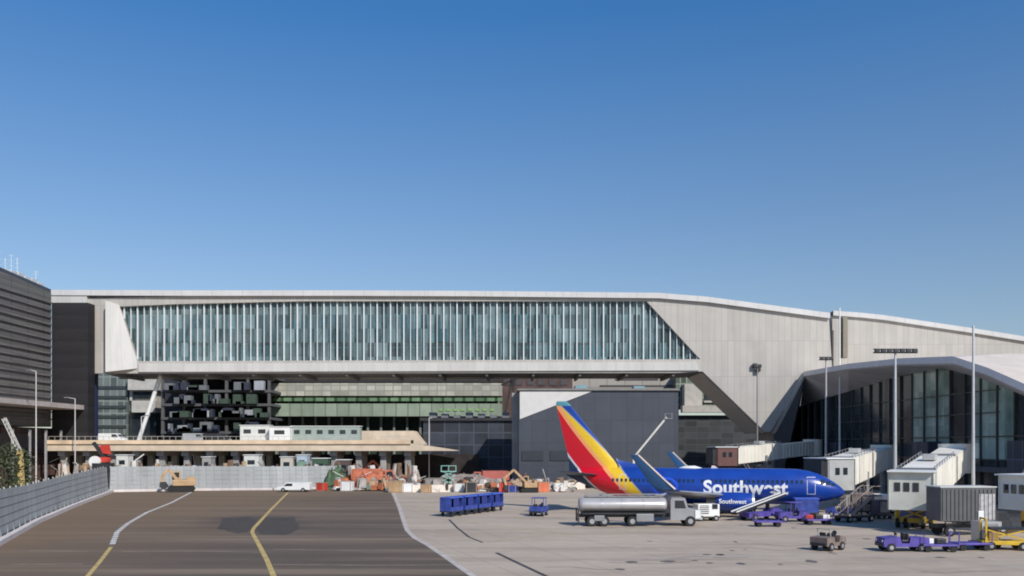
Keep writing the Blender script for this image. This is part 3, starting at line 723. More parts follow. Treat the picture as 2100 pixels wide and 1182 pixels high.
# ---------------- jet bridges ----------------
def jet_bridge(label, cab, end, cabdir, cabz, endz, bel=True, w=2.5, h=2.75, bog=.35, cabcol=None, legcol=None):
    """cab, end: ground points; cabz, endz: floor heights"""
    cab, end = Vector((*cab, 0)), Vector((*end, 0))
    r = thing('jet_bridge', label, 'jet bridge', cab, 0, 'jet bridges at the glass terminal')
    d = end - cab; L = d.length; u = d.normalized(); n = Vector((-u.y, u.x, 0))
    def tun(f0, f1, ww, hh, name):
        p, q = u * L * f0, u * L * f1; z0, z1 = cabz + (endz - cabz) * f0, cabz + (endz - cabz) * f1
        sec = lambda c, z: [c + n * ww / 2 + Vector((0, 0, z)), c + n * ww / 2 + Vector((0, 0, z + hh)), c - n * ww / 2 + Vector((0, 0, z + hh)), c - n * ww / 2 + Vector((0, 0, z))]
        b = MB(); b.loft([sec(p, z0), sec(q, z1)])
        for k in range(int(L * (f1 - f0) / 1.15)):
            f = f0 + (k + .5) * 1.15 / L; c = u * L * f; z = cabz + (endz - cabz) * f
            for sgn in (1, -1): b.bar(c + n * sgn * (ww / 2 + .04) + Vector((0, 0, z + .1)), c + n * sgn * (ww / 2 + .04) + Vector((0, 0, z + hh - .1)), .10, .12)
        b.build(name, offwhite, r)
    tun(.06, .52, w, h, 'outer_tunnel'); tun(.50, .97, w - .3, h - .3, 'inner_tunnel')
    b = MB()
    for f in (.06, .52):
        c = u * L * f; z = cabz + (endz - cabz) * f; b.bar(c - n * (w / 2 + .15) + Vector((0, 0, z + h + .1)), c + n * (w / 2 + .15) + Vector((0, 0, z + h + .1)), .3, .25)
    build_each(b, 'tunnel_collar', grey, r)
    b = MB(); b.tube(u * L * .99 + Vector((0, 0, endz - .3)), u * L * .99 + Vector((0, 0, endz + h)), 1.8, n=20); b.build('rotunda', offwhite, r, True)
    b = MB(); b.tube(u * L * .99, u * L * .99 + Vector((0, 0, endz - .3)), .5, n=14); b.build('rotunda_column', grey, r, True)
    # cab
    cu = Vector((math.cos(cabdir), math.sin(cabdir), 0)); cn = Vector((-cu.y, cu.x, 0)); cz = cabz
    cb = MB(); cb.box(cu * .6 + Vector((0, 0, cz + h / 2)), (3.6, 3.7, h + .15), cabdir, .12); cab_o = cb.build('cab', cabcol or M('cab_grey', (.42, .42, .40), .5), r)
    b = MB(); b.box(cu * .8 + Vector((0, 0, cz + h + .14)), (4.1, 4.0, .14), cabdir); b.build('cab_roof', white, cab_o)
    b = MB()
    for k in (-1.15, -.38, .4): b.box(cu * 2.42 + cn * k + Vector((0, 0, cz + h * .60)), (.06, .5, .8), cabdir)
    b.build('windows', glassd, cab_o)
    b = MB()
    for k in (-.5, .6):
        for sgn in (1, -1): b.box(cu * (.6 + k) + cn * sgn * 1.87 + Vector((0, 0, cz + h * .60)), (.6, .05, .8), cabdir)
    b.build('windows', glassd, cab_o)
    b = MB()                                       # folding canopy
    for k in range(4): b.box(cu * (2.6 + k * .16) + Vector((0, 0, cz + h * .52)), (.09, 3.4 - .1 * k, h * .98 - .1 * k), cabdir)
    for z in (.15, h * .93): b.box(cu * 2.8 + Vector((0, 0, cz + z)), (.7, 3.2, .08), cabdir)
    b.build('bellows', M('bellows_dark', (.07, .07, .075), .8), cab_o) if bel else b.bm.free()
    # bogie
    c = u * L * abs(bog); z = cabz + (endz - cabz) * abs(bog); lc = legcol or yellow
    b = MB()
    for sgn in (1, -1): b.bar(c + n * sgn * 1.5 + Vector((0, 0, .5)), c + n * sgn * 1.5 + Vector((0, 0, z + 1.0)), .32, .32)
    b.bar(c - n * 1.7 + Vector((0, 0, z - .2)), c + n * 1.7 + Vector((0, 0, z - .2)), .35, .35); b.bar(c - n * 1.7 + Vector((0, 0, .75)), c + n * 1.7 + Vector((0, 0, .75)), .5, .4)
    b.bar(c - n * 1.5 + Vector((0, 0, .8)), c + n * 1.5 + Vector((0, 0, z - .2)), .14, .14); b.bar(c + n * 1.5 + Vector((0, 0, .8)), c - n * 1.5 + Vector((0, 0, z - .2)), .14, .14)
    bo = b.build('bogie', lc, r)
    for sgn in (1, -1):
        for q in (-.35, .35):
            b = MB(); p = c + n * (sgn * 1.1) + n * q; b.tube(p - n * .15 + Vector((0, 0, .5)), p + n * .15 + Vector((0, 0, .5)), .5, n=18); b.build('wheel', rubber, bo, True)
    b = MB(); c_ = u * L * .30; z_ = cabz + (endz - cabz) * .3; b.box(c_ + Vector((0, 0, z_ - .45)), (L * .34, .7, .6), math.atan2(u.y, u.x)); b.build('cable_tray', grey, r)
    b = MB(); b.box(u * L * .35 + Vector((0, 0, cabz + (endz - cabz) * .35 + h + .35)), (1.8, 1.2, .6), math.atan2(u.y, u.x), .06); b.build('roof_air_unit', M('air_unit', (.45, .45, .44), .5), r)
    b = MB()
    for sgn in (1, -1): b.bar(u * L * .06 + n * sgn * (w / 2) + Vector((0, 0, cabz + h + .45)), u * L * .52 + n * sgn * (w / 2) + Vector((0, 0, cabz + (endz - cabz) * .52 + h + .45)), .05)
    for k in range(9):
        f = .06 + .46 * k / 8
        for sgn in (1, -1): q = u * L * f + n * sgn * (w / 2) + Vector((0, 0, cabz + (endz - cabz) * f + h)); b.bar(q, q + Vector((0, 0, .45)), .05)
    b.build('roof_rail', grey, r)
    # service stair
    b = MB(); s0 = u * 2.6 + n * -(w / 2 + .9)
    top_ = s0 + Vector((0, 0, cz)); bt = s0 + u * (cz * 1.1) ; 
    for sgn in (.35, -.35): b.bar(top_ + n * sgn, bt + n * sgn, .08, .2)
    for k in range(int(cz / .25)):
        q = top_.lerp(bt, (k + .5) * .25 / cz); b.box(q, (.28, .7, .04), math.atan2(u.y, u.x))
    b.build('service_stair', grey, r)
    return r
c3, e3 = Vector((W(1872, 0, 82).x, 82)), Vector((W(1958, 0, 106).x, 106))
jet_bridge('nearest jet bridge with its cab drawn back, standing over a yellow bogie', c3, e3, R(-118), 2.1, 4.8, False, bog=.03, w=3.2, h=3.2, cabcol=M('cab_pale_grey', (.58, .58, .52), .5))
c2, e2 = Vector((W(1712, 0, 101.5).x, 101.5)), Vector((W(1812, 0, 132).x, 132))
jet_bridge('cream jet bridge reaching out behind the nose of the blue airliner', c2, e2, R(200), 2.9, 4.6, legcol=grey, h=3.3, w=3.0)
c1, e1 = Vector((W(1490, 0, 152).x, 152)), Vector((W(1668, 0, 172).x, 172))
jet_bridge('farthest jet bridge, sloping up to the foot of the V-shaped leg', c1, e1, R(190), 4.5, 6.1, h=2.9, cabcol=M('cab_maroon', (.13, .06, .055), .6), legcol=grey)
c4, e4 = Vector((W(2128, 0, 78).x, 78)), Vector((W(2200, 0, 92).x, 92))
jet_bridge('white jet bridge cut off by the right edge beside the dark grey box truck', c4, e4, R(200), 2.3, 4.6, False, bog=.12, cabcol=white)

# ---------------- airliner ----------------
AZ = R(-16)
nose = Vector((W(1733, 0, 96.5).x, 96.5, 0))
hd = Vector((math.cos(AZ), math.sin(AZ), 0))
air = thing('airliner', 'blue twin-engine airliner with red and yellow striped tail parked at the gate', 'airplane', nose - hd * 16.8, AZ)
def livery():
    m, t, p = base_mat('airliner_livery'); v, o = coords(t); x, z = o[0], o[2]
    def edge(pts):                               # signed distance in x from a slanted boundary given as (z, x) pairs
        (z0, x0), (z1, x1), (z2, x2) = pts
        n = len(pts)
        # quadratic through three points
        a = ((x2 - x0) / (z2 - z0) - (x1 - x0) / (z1 - z0)) / (z2 - z1); bq = (x1 - x0) / (z1 - z0) - a * (z1 + z0); c = x0 - bq * z0 - a * z0 * z0
        f = mth(t, 'ADD', mth(t, 'MULTIPLY', mth(t, 'MULTIPLY', z, z), a), mth(t, 'ADD', mth(t, 'MULTIPLY', z, bq), c))
        return mth(t, 'SUBTRACT', x, f)
    blue = (.012, .045, .36); 
    n = noise(t, v, .5, 4)
    col = mix(t, (.012, .062, .36), (.010, .044, .27), ramp(t, n, .3, .7))
    # lower fuselage a touch violet as on the real paint
    e1 = edge([(2.1, -5.2), (6.2, -8.9), (12.3, -15.0)])      # front of the yellow
    e2 = edge([(2.0, -6.9), (7.3, -11.9), (12.2, -15.6)])     # yellow / red
    e3 = edge([(2.0, -9.9), (4.9, -12.9), (7.2, -14.7)])     # red / silver
    lt = lambda s, k: mth(t, 'LESS_THAN', s, k)
    col = mix(t, col, (.30, .32, .36), lt(e1, .18)); col = mix(t, col, (.80, .52, .02), lt(e1, 0.0))
    col = mix(t, col, (.85, .36, .13), lt(e2, .6)); col = mix(t, col, (.62, .006, .02), lt(e2, 0))
    col = mix(t, col, (.62, .62, .66), lt(e3, .16)); col = mix(t, col, (.012, .03, .07), lt(e3, -.12))
    col = mix(t, col, (.10, .30, .34), mth(t, 'GREATER_THAN', z, 12.55))
    seam = mth(t, 'MAXIMUM', line_mask(t, mth(t, 'ADD', x, 40), 2.6, .025), line_mask(t, z, 1.27, .02)); col = mix(t, col, (.01, .02, .12), mth(t, 'MULTIPLY', seam, .35))
    lk(t, col, p.inputs['Base Color']); p.inputs['Roughness'].default_value = .30; p.inputs['Coat Weight'].default_value = .15
    return m
liv = livery()
navy = M('airliner_blue', (.011, .05, .31), .3, var=.1); wgrey = M('wing_grey', (.42, .43, .45), .4, .2, var=.1)
prof = [(16.8, .04, 2.65, .04), (16.6, .32, 2.66, .34), (16.2, .62, 2.72, .66), (15.6, .93, 2.82, 1.0), (14.8, 1.25, 2.95, 1.36), (14.0, 1.5, 3.06, 1.62), (13.0, 1.72, 3.15, 1.84), (11.8, 1.85, 3.2, 1.97), (10, 1.88, 3.22, 2.0), (6, 1.88, 3.22, 2.0), (0, 1.88, 3.22, 2.0),
        (-4, 1.88, 3.22, 2.0), (-6.5, 1.85, 3.28, 1.96), (-8.5, 1.72, 3.42, 1.82), (-10.5, 1.5, 3.66, 1.58), (-12.5, 1.18, 3.94, 1.26), (-14.5, .78, 4.22, .86), (-16, .42, 4.42, .46), (-16.7, .18, 4.5, .2)]
def fus_at(x):
    for a, c in zip(prof, prof[1:]):
        if a[0] >= x >= c[0]:
            f = (a[0] - x) / (a[0] - c[0]); return [a[i] + (c[i] - a[i]) * f for i in range(4)]
prof = [(x if x > -4 else -4 + (x + 4) * (10.6 / 12.7), a_, b_, c_) for x, a_, b_, c_ in prof]
NS = 40
b = MB(); b.loft([[(x, ry * math.cos(2 * math.pi * k / NS), zc + rz * math.sin(2 * math.pi * k / NS)) for k in range(NS)] for x, ry, zc, rz in prof]); fus = b.build('fuselage', liv, air, True)
def wrap(x, z, off=.015, side=-1):                # point on the fuselage skin at station x, height z
    _, ry, zc, rz = fus_at(x); s = max(-1, min(1, (z - zc) / rz)); c = math.sqrt(max(0, 1 - s * s)); n = Vector((0, side * c / ry, s / rz)).normalized()
    return Vector((x, side * ry * c, z)) + n * off
def skin_patch(b, x0, x1, z0, z1, off=.015, side=-1, nx=2, nz=4):
    for i in range(nx):
        for j in range(nz):
            X0, X1 = x0 + (x1 - x0) * i / nx, x0 + (x1 - x0) * (i + 1) / nx; Z0, Z1 = z0 + (z1 - z0) * j / nz, z0 + (z1 - z0) * (j + 1) / nz
            b.poly([wrap(X0, Z0, off, side), wrap(X1, Z0, off, side), wrap(X1, Z1, off, side), wrap(X0, Z1, off, side)])
for side in (-1, 1):
    b = MB()
    for k in range(42):
        x = 12.2 - k * .508
        if abs(x - 1.2) > .3: skin_patch(b, x - .13, x + .13, 3.62, 3.98, .012, side, 1, 2)
    b.build('cabin_windows', glassd, fus)
    b = MB()
    skin_patch(b, 14.75, 15.25, 3.45, 3.88, .012, side); skin_patch(b, 14.15, 14.65, 3.50, 4.05, .012, side); skin_patch(b, 15.32, 15.72, 3.36, 3.62, .012, side)
    b.build('cockpit_windows', glassd, fus)
for x0, x1, z0, z1 in ((12.75, 13.65, 2.45, 4.35), (-7.9, -7.1, 2.7, 4.45)):
    b = MB(); e = .07
    for q in ((x0, x0 + e, z0, z1), (x1 - e, x1, z0, z1), (x0, x1, z1 - e, z1), (x0, x1, z0, z0 + e)): skin_patch(b, *q, .014, -1)
    b.build('door', M('door_outline', (.55, .58, .66), .4), fus)
b = MB()
skin_patch(b, 3.0, 4.2, 2.1, 3.0, .012); b.build('cargo_door', M('cargo_door_blue', (.02, .055, .30), .4), fus)
def text_mesh(s, size, bold=.03):
    cu = bpy.data.curves.new('lettering', 'FONT'); cu.body = s; cu.size = size; cu.offset = bold; cu.align_x = 'CENTER'; cu.align_y = 'CENTER'; cu.space_character = 1.02
    to = bpy.data.objects.new('lettering', cu); COL.objects.link(to); bpy.context.view_layer.update()
    me = bpy.data.meshes.new_from_object(to); bpy.data.objects.remove(to); bm = bmesh.new(); bm.from_mesh(me); bpy.data.meshes.remove(me); return bm
def letter(s, x, z, size, name, mat, parent, bold=.03, fn=None, sx=1.0):
    bm = text_mesh(s, size, bold)
    for k in range(-12, 13):
        g = bm.verts[:] + bm.edges[:] + bm.faces[:]
        bmesh.ops.bisect_plane(bm, geom=g, plane_co=(0, k * size / 14, 0), plane_no=(0, 1, 0))
    for v in bm.verts: v.co = (fn or (lambda a, c: wrap(a, c, .02)))(x + v.co.x * sx, z + v.co.y)
    b = MB(); b.bm.free(); b.bm = bm
    for f in bm.faces: f.material_index = 0
    return b.build(name, mat, parent)
whl = M('white_lettering', (.85, .85, .86), .4, var=.03)
letter('Southwest', 6.2, 3.05, 2.05, 'lettering', whl, fus, .06, sx=1.02)
# blue disc emblem aft of the title: slightly brighter ring
b = MB()
for k in range(28):
    a0, a1 = 2 * math.pi * k / 28, 2 * math.pi * (k + 1) / 28
    b.poly([wrap(-2.6 + 1.5 * math.cos(a0), 3.1 + 1.1 * math.sin(a0), .014), wrap(-2.6 + 1.5 * math.cos(a1), 3.1 + 1.1 * math.sin(a1), .014), wrap(-2.6 + 1.2 * math.cos(a1), 3.1 + .85 * math.sin(a1), .014), wrap(-2.6 + 1.2 * math.cos(a0), 3.1 + .85 * math.sin(a0), .014)])
b.build('ring_mark', M('bright_blue', (.02, .09, .62), .35), fus)
# fin
def foil(b, P0, c0, t0, P1, c1, t1, updir, n=12):
    """lofted aerofoil from leading-edge point P0 (chord c0) to P1 (chord c1); thickness along updir"""
    secs = []
    for P, c, th in ((P0, c0, t0), (P1, c1, t1)):
        pts = []
        for k in range(n + 1): u = 1 - k / n; y = th * c * 5 * (.2969 * math.sqrt(u) - .126 * u - .3516 * u * u + .2843 * u ** 3 - .1036 * u ** 4) ; pts.append(Vector(P) + Vector((-c * u, 0, 0)) + Vector(updir) * y)
        for k in range(1, n): u = k / n; y = -th * c * 5 * (.2969 * math.sqrt(u) - .126 * u - .3516 * u * u + .2843 * u ** 3 - .1036 * u ** 4); pts.append(Vector(P) + Vector((-c * u, 0, 0)) + Vector(updir) * y)
        secs.append(pts)
    b.loft(secs)
b = MB(); foil(b, (-8.0, 0, 4.9), 6.2, .09, (-8.8, 0, 6.1), 5.4, .09, (0, 1, 0)); foil(b, (-8.8, 0, 6.1), 5.4, .09, (-14.2, 0, 12.85), 1.6, .09, (0, 1, 0)); foil(b, (-14.2, 0, 12.85), 1.6, .09, (-14.6, 0, 13.1), 1.1, .03, (0, 1, 0))
fin = b.build('fin', liv, air, True)
b = MB(); b.mesh([(-4.4, 0, 5.22), (-8.0, .22, 5.05), (-8.0, -.22, 5.05), (-8.5, .1, 6.3), (-8.5, -.1, 6.3), (-8.2, 0, 6.1)], [(0, 2, 5), (0, 5, 1), (2, 4, 5), (1, 5, 3), (2, 1, 3, 4), (0, 1, 2), (5, 4, 3)]); b.build('dorsal_fairing', liv, fin, True)
for sd_ in (-1, 1):
    b = MB(); foil(b, (-10.2, sd_ * .6, 4.3), 3.6, .09, (-13.2, sd_ * 6.4, 4.9), 1.4, .09, (0, 0, 1)); b.build('tailplane', M('tailplane_dark', (.05, .065, .085), .4), air, True)
    b = MB()
    foil(b, (6.0, sd_ * 1.2, 2.0), 8.0, .12, (4.0, sd_ * 5.6, 2.45), 4.8, .11, (0, 0, 1)); foil(b, (4.0, sd_ * 5.6, 2.45), 4.8, .11, (.4, sd_ * 15.6, 3.3), 2.1, .09, (0, 0, 1))
    wing = b.build('wing', wgrey, air, True)
    b = MB(); pts = [(.4, 15.6, 3.3, 2.1), (-.1, 16.3, 3.55, 2.0), (-.8, 16.6, 4.2, 1.8), (-3.6, 17.0, 6.9, .8)]
    secs = []
    for i, (x, y, z, c) in enumerate(pts):
        th = .06; up = (Vector((0, 0, 1)), Vector((0, -.6, .8)), Vector((0, -.95, .3)), Vector((0, -.98, .2)))[i]
        up = Vector((0, up.y * sd_, up.z)); s = []
        for k in range(8): a = 2 * math.pi * k / 8; s.append(Vector((x - c / 2 + c / 2 * math.cos(a), sd_ * y, z)) + up * th * math.sin(a))
        secs.append(s)
    b.loft(secs); wl_ = b.build('winglet', M('winglet_blue', (.025, .085, .20), .35), wing, True)
    b = MB()
    for i in range(1, len(pts) - 1):
        x, y, z, c = pts[i]; x2, y2, z2, c2_ = pts[i + 1]; b.bar((x + .01, sd_ * y, z), (x2 + .01, sd_ * y2, z2), .14, .14)
    b.build('leading_edge', M('pale_edge', (.75, .62, .55), .4), wl_)
    # flap fairings
    for yy in (3.6, 7.6, 11.2):
        f = (yy - 1.2) / 15.2; xt = 6.0 - 5.6 * f - (8.0 - 5.9 * f); zz = 2.0 + 1.3 * f
        b = MB(); b.loft([[(xt + q, sd_ * yy + r_2 * math.cos(a_), zz - .25 + r_2 * 1.3 * math.sin(a_)) for a_ in [2 * math.pi * k / 10 for k in range(10)]] for q, r_2 in ((1.8, .04), (1.2, .18), (.2, .22), (-.8, .05))]); b.build('flap_fairing', wgrey, wing, True)
    # engine
    def ring(x, r, zc, fl=1): return [(x, sd_ * 4.83 + r * math.cos(2 * math.pi * k / 28), zc + r * math.sin(2 * math.pi * k / 28) * (fl if math.sin(2 * math.pi * k / 28) < 0 else 1)) for k in range(28)]
    b = MB(); b.loft([ring(6.9, .82, 1.62, .9), ring(7.2, .93, 1.62, .9), ring(6.9, 1.03, 1.62, .9), ring(5.8, 1.12, 1.62, .9), ring(4.2, 1.08, 1.66, .92), ring(3.2, .88, 1.72)], cap=False)
    b.loft([ring(6.9, .82, 1.62, .9), ring(5.9, .8, 1.62, .9)], cap=False); eng = b.build('engine', navy, air, True)
    b = MB(); b.loft([ring(7.12, .86, 1.62, .9), ring(7.26, .92, 1.62, .9), ring(7.05, 1.015, 1.62, .9), ring(7.0, 1.0, 1.62, .9)], cap=False); b.build('intake_lip', silver, eng, True)
    b = MB(); b.tube((5.95, sd_ * 4.83, 1.62), (6.0, sd_ * 4.83, 1.62), .8, n=28); b.build('fan', dark, eng)
    b = MB(); b.tube((3.4, sd_ * 4.83, 1.72), (2.2, sd_ * 4.83, 1.78), .58, .42, 20); b.build('exhaust', grey, eng, True)
    b = MB(); b.mesh([(5.6, sd_ * 4.73, 2.6), (5.6, sd_ * 4.93, 2.6), (1.8, sd_ * 4.73, 2.5), (1.8, sd_ * 4.93, 2.5), (4.8, sd_ * 4.73, 1.9), (4.8, sd_ * 4.93, 1.9), (1.5, sd_ * 4.73, 1.9), (1.5, sd_ * 4.93, 1.9)], [(0, 1, 3, 2), (4, 6, 7, 5), (0, 4, 5, 1), (2, 3, 7, 6), (0, 2, 6, 4), (1, 5, 7, 3)]); b.build('pylon', navy, eng)
    if sd_ < 0:
        def onnac(a, c): s = max(-1, min(1, (c - 1.62) / 1.1)); return Vector((a, -4.83 - 1.14 * math.sqrt(1 - s * s), c))
        letter('Southwest', 5.0, 1.78, .66, 'lettering', whl, eng, .012, onnac)
    for q, gx in enumerate((-1.4,)):
        g = MB(); g.tube((gx, sd_ * 2.86, .5), (gx, sd_ * 2.5, 1.9), .12, n=10); gear = g.build('main_gear', silver, air, True)
        for k in (-.28, .28):
            b = MB(); b.tube((gx, sd_ * 2.86 + k - .17, .55), (gx, sd_ * 2.86 + k + .17, .55), .55, n=20); wh = b.build('wheel', rubber, gear, True)
b = MB(); b.loft([[(x, ry * math.cos(2 * math.pi * k / 20), 1.75 + rz * math.sin(2 * math.pi * k / 20)) for k in range(20)] for x, ry, rz in ((5.2, .2, .1), (4, 1.4, .5), (1, 2.0, .68), (-3, 1.8, .62), (-5, .3, .15))]); b.build('belly_fairing', navy, air, True)
b = MB(); b.tube((12.6, 0, .35), (12.8, 0, 1.6), .1, n=10); b.tube((12.6, -.25, .36), (12.6, .25, .36), .06, n=8); gear = b.build('nose_gear', silver, air, True)
for k in (-.22, .22):
    b = MB(); b.tube((12.6, k - .1, .36), (12.6, k + .1, .36), .36, n=18); b.build('wheel', rubber, gear, True)
b = MB(); b.mesh([(3.2, -.03, 5.2), (2.8, -.03, 5.5), (2.5, -.03, 5.5), (2.4, -.03, 5.2), (3.2, .03, 5.2), (2.8, .03, 5.5), (2.5, .03, 5.5), (2.4, .03, 5.2)], [(0, 1, 2, 3), (4, 5, 6, 7), (0, 1, 5, 4), (1, 2, 6, 5), (2, 3, 7, 6), (0, 3, 7, 4)]); b.build('antenna', white, fus)
b = MB(); b.loft([[(x, .5 * r * math.cos(2 * math.pi * k / 12), 5.2 + .28 * r * math.sin(2 * math.pi * k / 12)) for k in range(12)] for x, r in ((-1.2, .1), (-.6, .9), (.6, 1), (1.4, .1))]); b.build('dome_antenna', white, fus, True)

# ---------------- vehicles ----------------
def wheels(root, pts, r=.4, w=.28, rim=True):
    for x, y in pts:
        b = MB(); s = -1 if y < 0 else 1; b.tube((x, y - w / 2, r), (x, y + w / 2, r), r, n=18); o = b.build('wheel', rubber, root, True)
        if rim: b = MB(); b.tube((x, y + s * (w / 2 - .02), r), (x, y + s * (w / 2 + .03), r), r * .5, n=12); b.build('rim', rimm, o, True)
def prism(b, pts, y0, y1):
    b.plate([Vector((x, y0, z)) for x, z in pts], [], (0, y1 - y0, 0))
# fuel tanker
p = G(1308, 1078)
tk = thing('fuel_truck', 'long silver fuel tanker truck parked under the tail of the blue airliner', 'truck', (p.x, p.y, 0), R(1))
tank_m = M('tanker_silver', (.50, .48, .47), .35, .35, var=.12, scale=.7)
b = MB(); b.loft([[(x, 1.18 * r * math.cos(2 * math.pi * k / 28), 2.05 + .72 * r * math.sin(2 * math.pi * k / 28)) for k in range(28)] for x, r in ((-5.75, .86), (-5.6, .97), (-5.4, 1), (2.3, 1), (2.5, .97), (2.65, .86))]); tank = b.build('tank', tank_m, tk, True)
b = MB()
for x in (-3.6, -1.6, .4): b.tube((x - .03, 0, 2.05), (x + .03, 0, 2.05), 1.0, n=4) if False else b.loft([[(xx, 1.2 * math.cos(2 * math.pi * k / 28), 2.05 + .735 * math.sin(2 * math.pi * k / 28)) for k in range(28)] for xx in (x - .06, x + .06)])
b.build('tank_bands', silver, tank, True)
b = MB(); b.box((-1.5, 0, 2.84), (7.4, .9, .1)); b.bar((-5.2, -.5, 3.05), (2.2, -.5, 3.05), .05); b.bar((-5.2, .5, 3.05), (2.2, .5, 3.05), .05)
for x in range(-5, 3): b.bar((x, -.5, 2.8), (x, -.5, 3.05), .04)
b.build('catwalk', grey, tank)
b = MB(); b.box((-.2, 0, 1.0), (11.6, .9, .3)); b.box((-1.5, 0, 1.25), (8, 2.3, .16)); tkc = b.build('chassis', dark, tk)
b = MB(); b.box((-3.9, -1.05, .8), (1.0, .4, .55), bev=.05); b.box((.5, -1.05, .85), (1.7, .45, .75), bev=.05); b.build('side_lockers', grey, tk)
b = MB(); prism(b, [(3.0, .75), (3.0, 2.6), (3.15, 2.75), (4.4, 2.72), (4.7, 1.75), (5.75, 1.6), (5.9, 1.4), (5.9, .65), (3.0, .6)], -1.12, 1.12); cab = b.build('cab', M('truck_cab_grey', (.30, .30, .31), .4), tk)
b = MB(); prism(b, [(3.4, 1.75), (3.4, 2.5), (4.25, 2.5), (4.48, 1.75)], -1.14, 1.14); b.mesh([(4.43, -1, 2.62), (4.43, 1, 2.62), (4.74, 1, 1.8), (4.74, -1, 1.8)], [(0, 1, 2, 3)]); b.build('windows', glassd, cab)
b = MB(); b.box((5.93, 0, 1.05), (.06, 2.1, .9), bev=.03); b.box((5.6, -1.16, 1.15), (.5, .08, .8), bev=.03); b.build('white_bumper', white, cab)
for y in (-.85, .85): b = MB(); b.tube((5.95, y, 1.05), (6.0, y, 1.05), .14, n=12); b.build('headlight', M('headlight', (.8, .8, .75), .2), cab)
wheels(tk, [(x, y) for x in (-4.6, -3.4, -.7, 5.0 - .1) for y in (-1.0, 1.0)], .5, .36)
b = MB(); b.bar((-5.9, -1.1, .35), (-5.9, -1.1, 1.6), .14); b.bar((-5.9, 1.1, .35), (-5.9, 1.1, 1.6), .14); b.bar((-5.9, -1.1, .6), (-5.9, 1.1, .6), .14); b.build('rear_guard', dark, tk)
# hydrant cart by the engine
def utility(name, label, loc, rz, col, L=3.0, cabc=None, cat='tug', group=None, roof=True):
    r = thing(name, label, cat, loc, rz, group)
    b = MB(); prism(b, [(-L / 2, .38), (-L / 2, 1.0), (-.3, 1.05), (-.2, .62), (.35, .62), (.5, 1.1), (L / 2 - .1, 1.0), (L / 2, .8), (L / 2, .36)], -.72, .72); b.build('body', col, r)
    b = MB(); b.box((.05, -.32, .78), (.5, .5, .18), bev=.04); b.box((-.18, -.32, 1.05), (.12, .5, .5), bev=.04); b.box((.05, .34, .78), (.5, .5, .18), bev=.04); b.box((-.18, .34, 1.05), (.12, .5, .5), bev=.04); b.build('seats', dark, r)
    b = MB(); b.tube((.5, -.3, 1.0), (.38, -.3, 1.28), .03, n=8); b.tube((.34, -.3, 1.29), (.40, -.3, 1.27), .18, n=14); b.build('steering_wheel', dark, r)
    if roof:
        b = MB()
        for x in (-.45, .62):
            for y in (-.66, .66): b.bar((x, y, .9), (x * .95, y, 1.95), .06)
        b.box((.08, 0, 1.98), (1.3, 1.45, .07), bev=.02); b.build('canopy', cabc or dark, r)
    b = MB(); b.box((L / 2 + .03, 0, .5), (.1, 1.3, .22), bev=.03); b.box((-L / 2 - .03, 0, .5), (.1, 1.3, .22), bev=.03); build_each(b, 'bumper', dark, r)
    for y in (-.5, .5): b = MB(); b.tube((L / 2, y, .78), (L / 2 + .04, y, .78), .08, n=10); b.build('headlight', M('headlight', (.8, .8, .75)), r)
    wheels(r, [(x, y) for x in (-L / 2 + .55, L / 2 - .55) for y in (-.66, .66)], .32, .22)
    return r
def cart(label, loc, rz, group):
    r = thing('baggage_cart', label, 'baggage cart', loc, rz, group)
    b = MB(); b.box((0, 0, .55), (2.5, 1.5, .14), bev=.02); b.build('deck', dark, r)
    b = MB()
    for x in (-1.2, 1.2): b.box((x, 0, 1.3), (.06, 1.46, 1.5))
    b.box((0, .70, 1.3), (2.34, .05, 1.5)); b.box((0, -.70, .84), (2.34, .05, .46)); b.build('side_panels', bluep, r)
    b = MB(); b.loft([[(x, -.78, 2.02), (x, -.6, 2.16), (x, .6, 2.16), (x, .78, 2.02)] for x in (-1.28, 1.28)]); b.build('roof', M('cart_roof_blue', (.06, .11, .45), .5), r)
    b = MB(); b.box((-.1, -.68, 1.55), (1.1, .02, .9)); b.build('curtain', M('curtain_blue', (.025, .04, .22), .7), r)
    b = MB(); b.bar((1.2, 0, .42), (1.75, 0, .38), .07); b.build('tow_bar', dark, r)
    wheels(r, [(x, y) for x in (-.85, .85) for y in (-.6, .6)], .24, .16, False)
    return r
q0, q1 = G(918, 1060), G(1018, 1047)
dirc = (q1 - q0); rzc = math.atan2(dirc.y, dirc.x); n = 4
cs = []
lab = ['first of four blue baggage carts in a train, at its near left end', 'second blue baggage cart from the near left end of the train', 'third blue baggage cart from the near left end of the train', 'last blue baggage cart, at the far right end of the train']
stepv = dirc.normalized() * 3.05; mid = (q0 + q1) / 2
c0 = cart(lab[0], mid - stepv * 1.5, rzc, 'blue baggage carts coupled in a train')
for k in range(1, 4): dup(c0, mid + stepv * (k - 1.5), rzc + R(random.uniform(-3, 3)), lab[k])
p = G(1105, 1058); utility('baggage_tug', 'small dark blue baggage tug standing alone left of the tanker truck', p, R(72), bluep, 2.7, bluep)
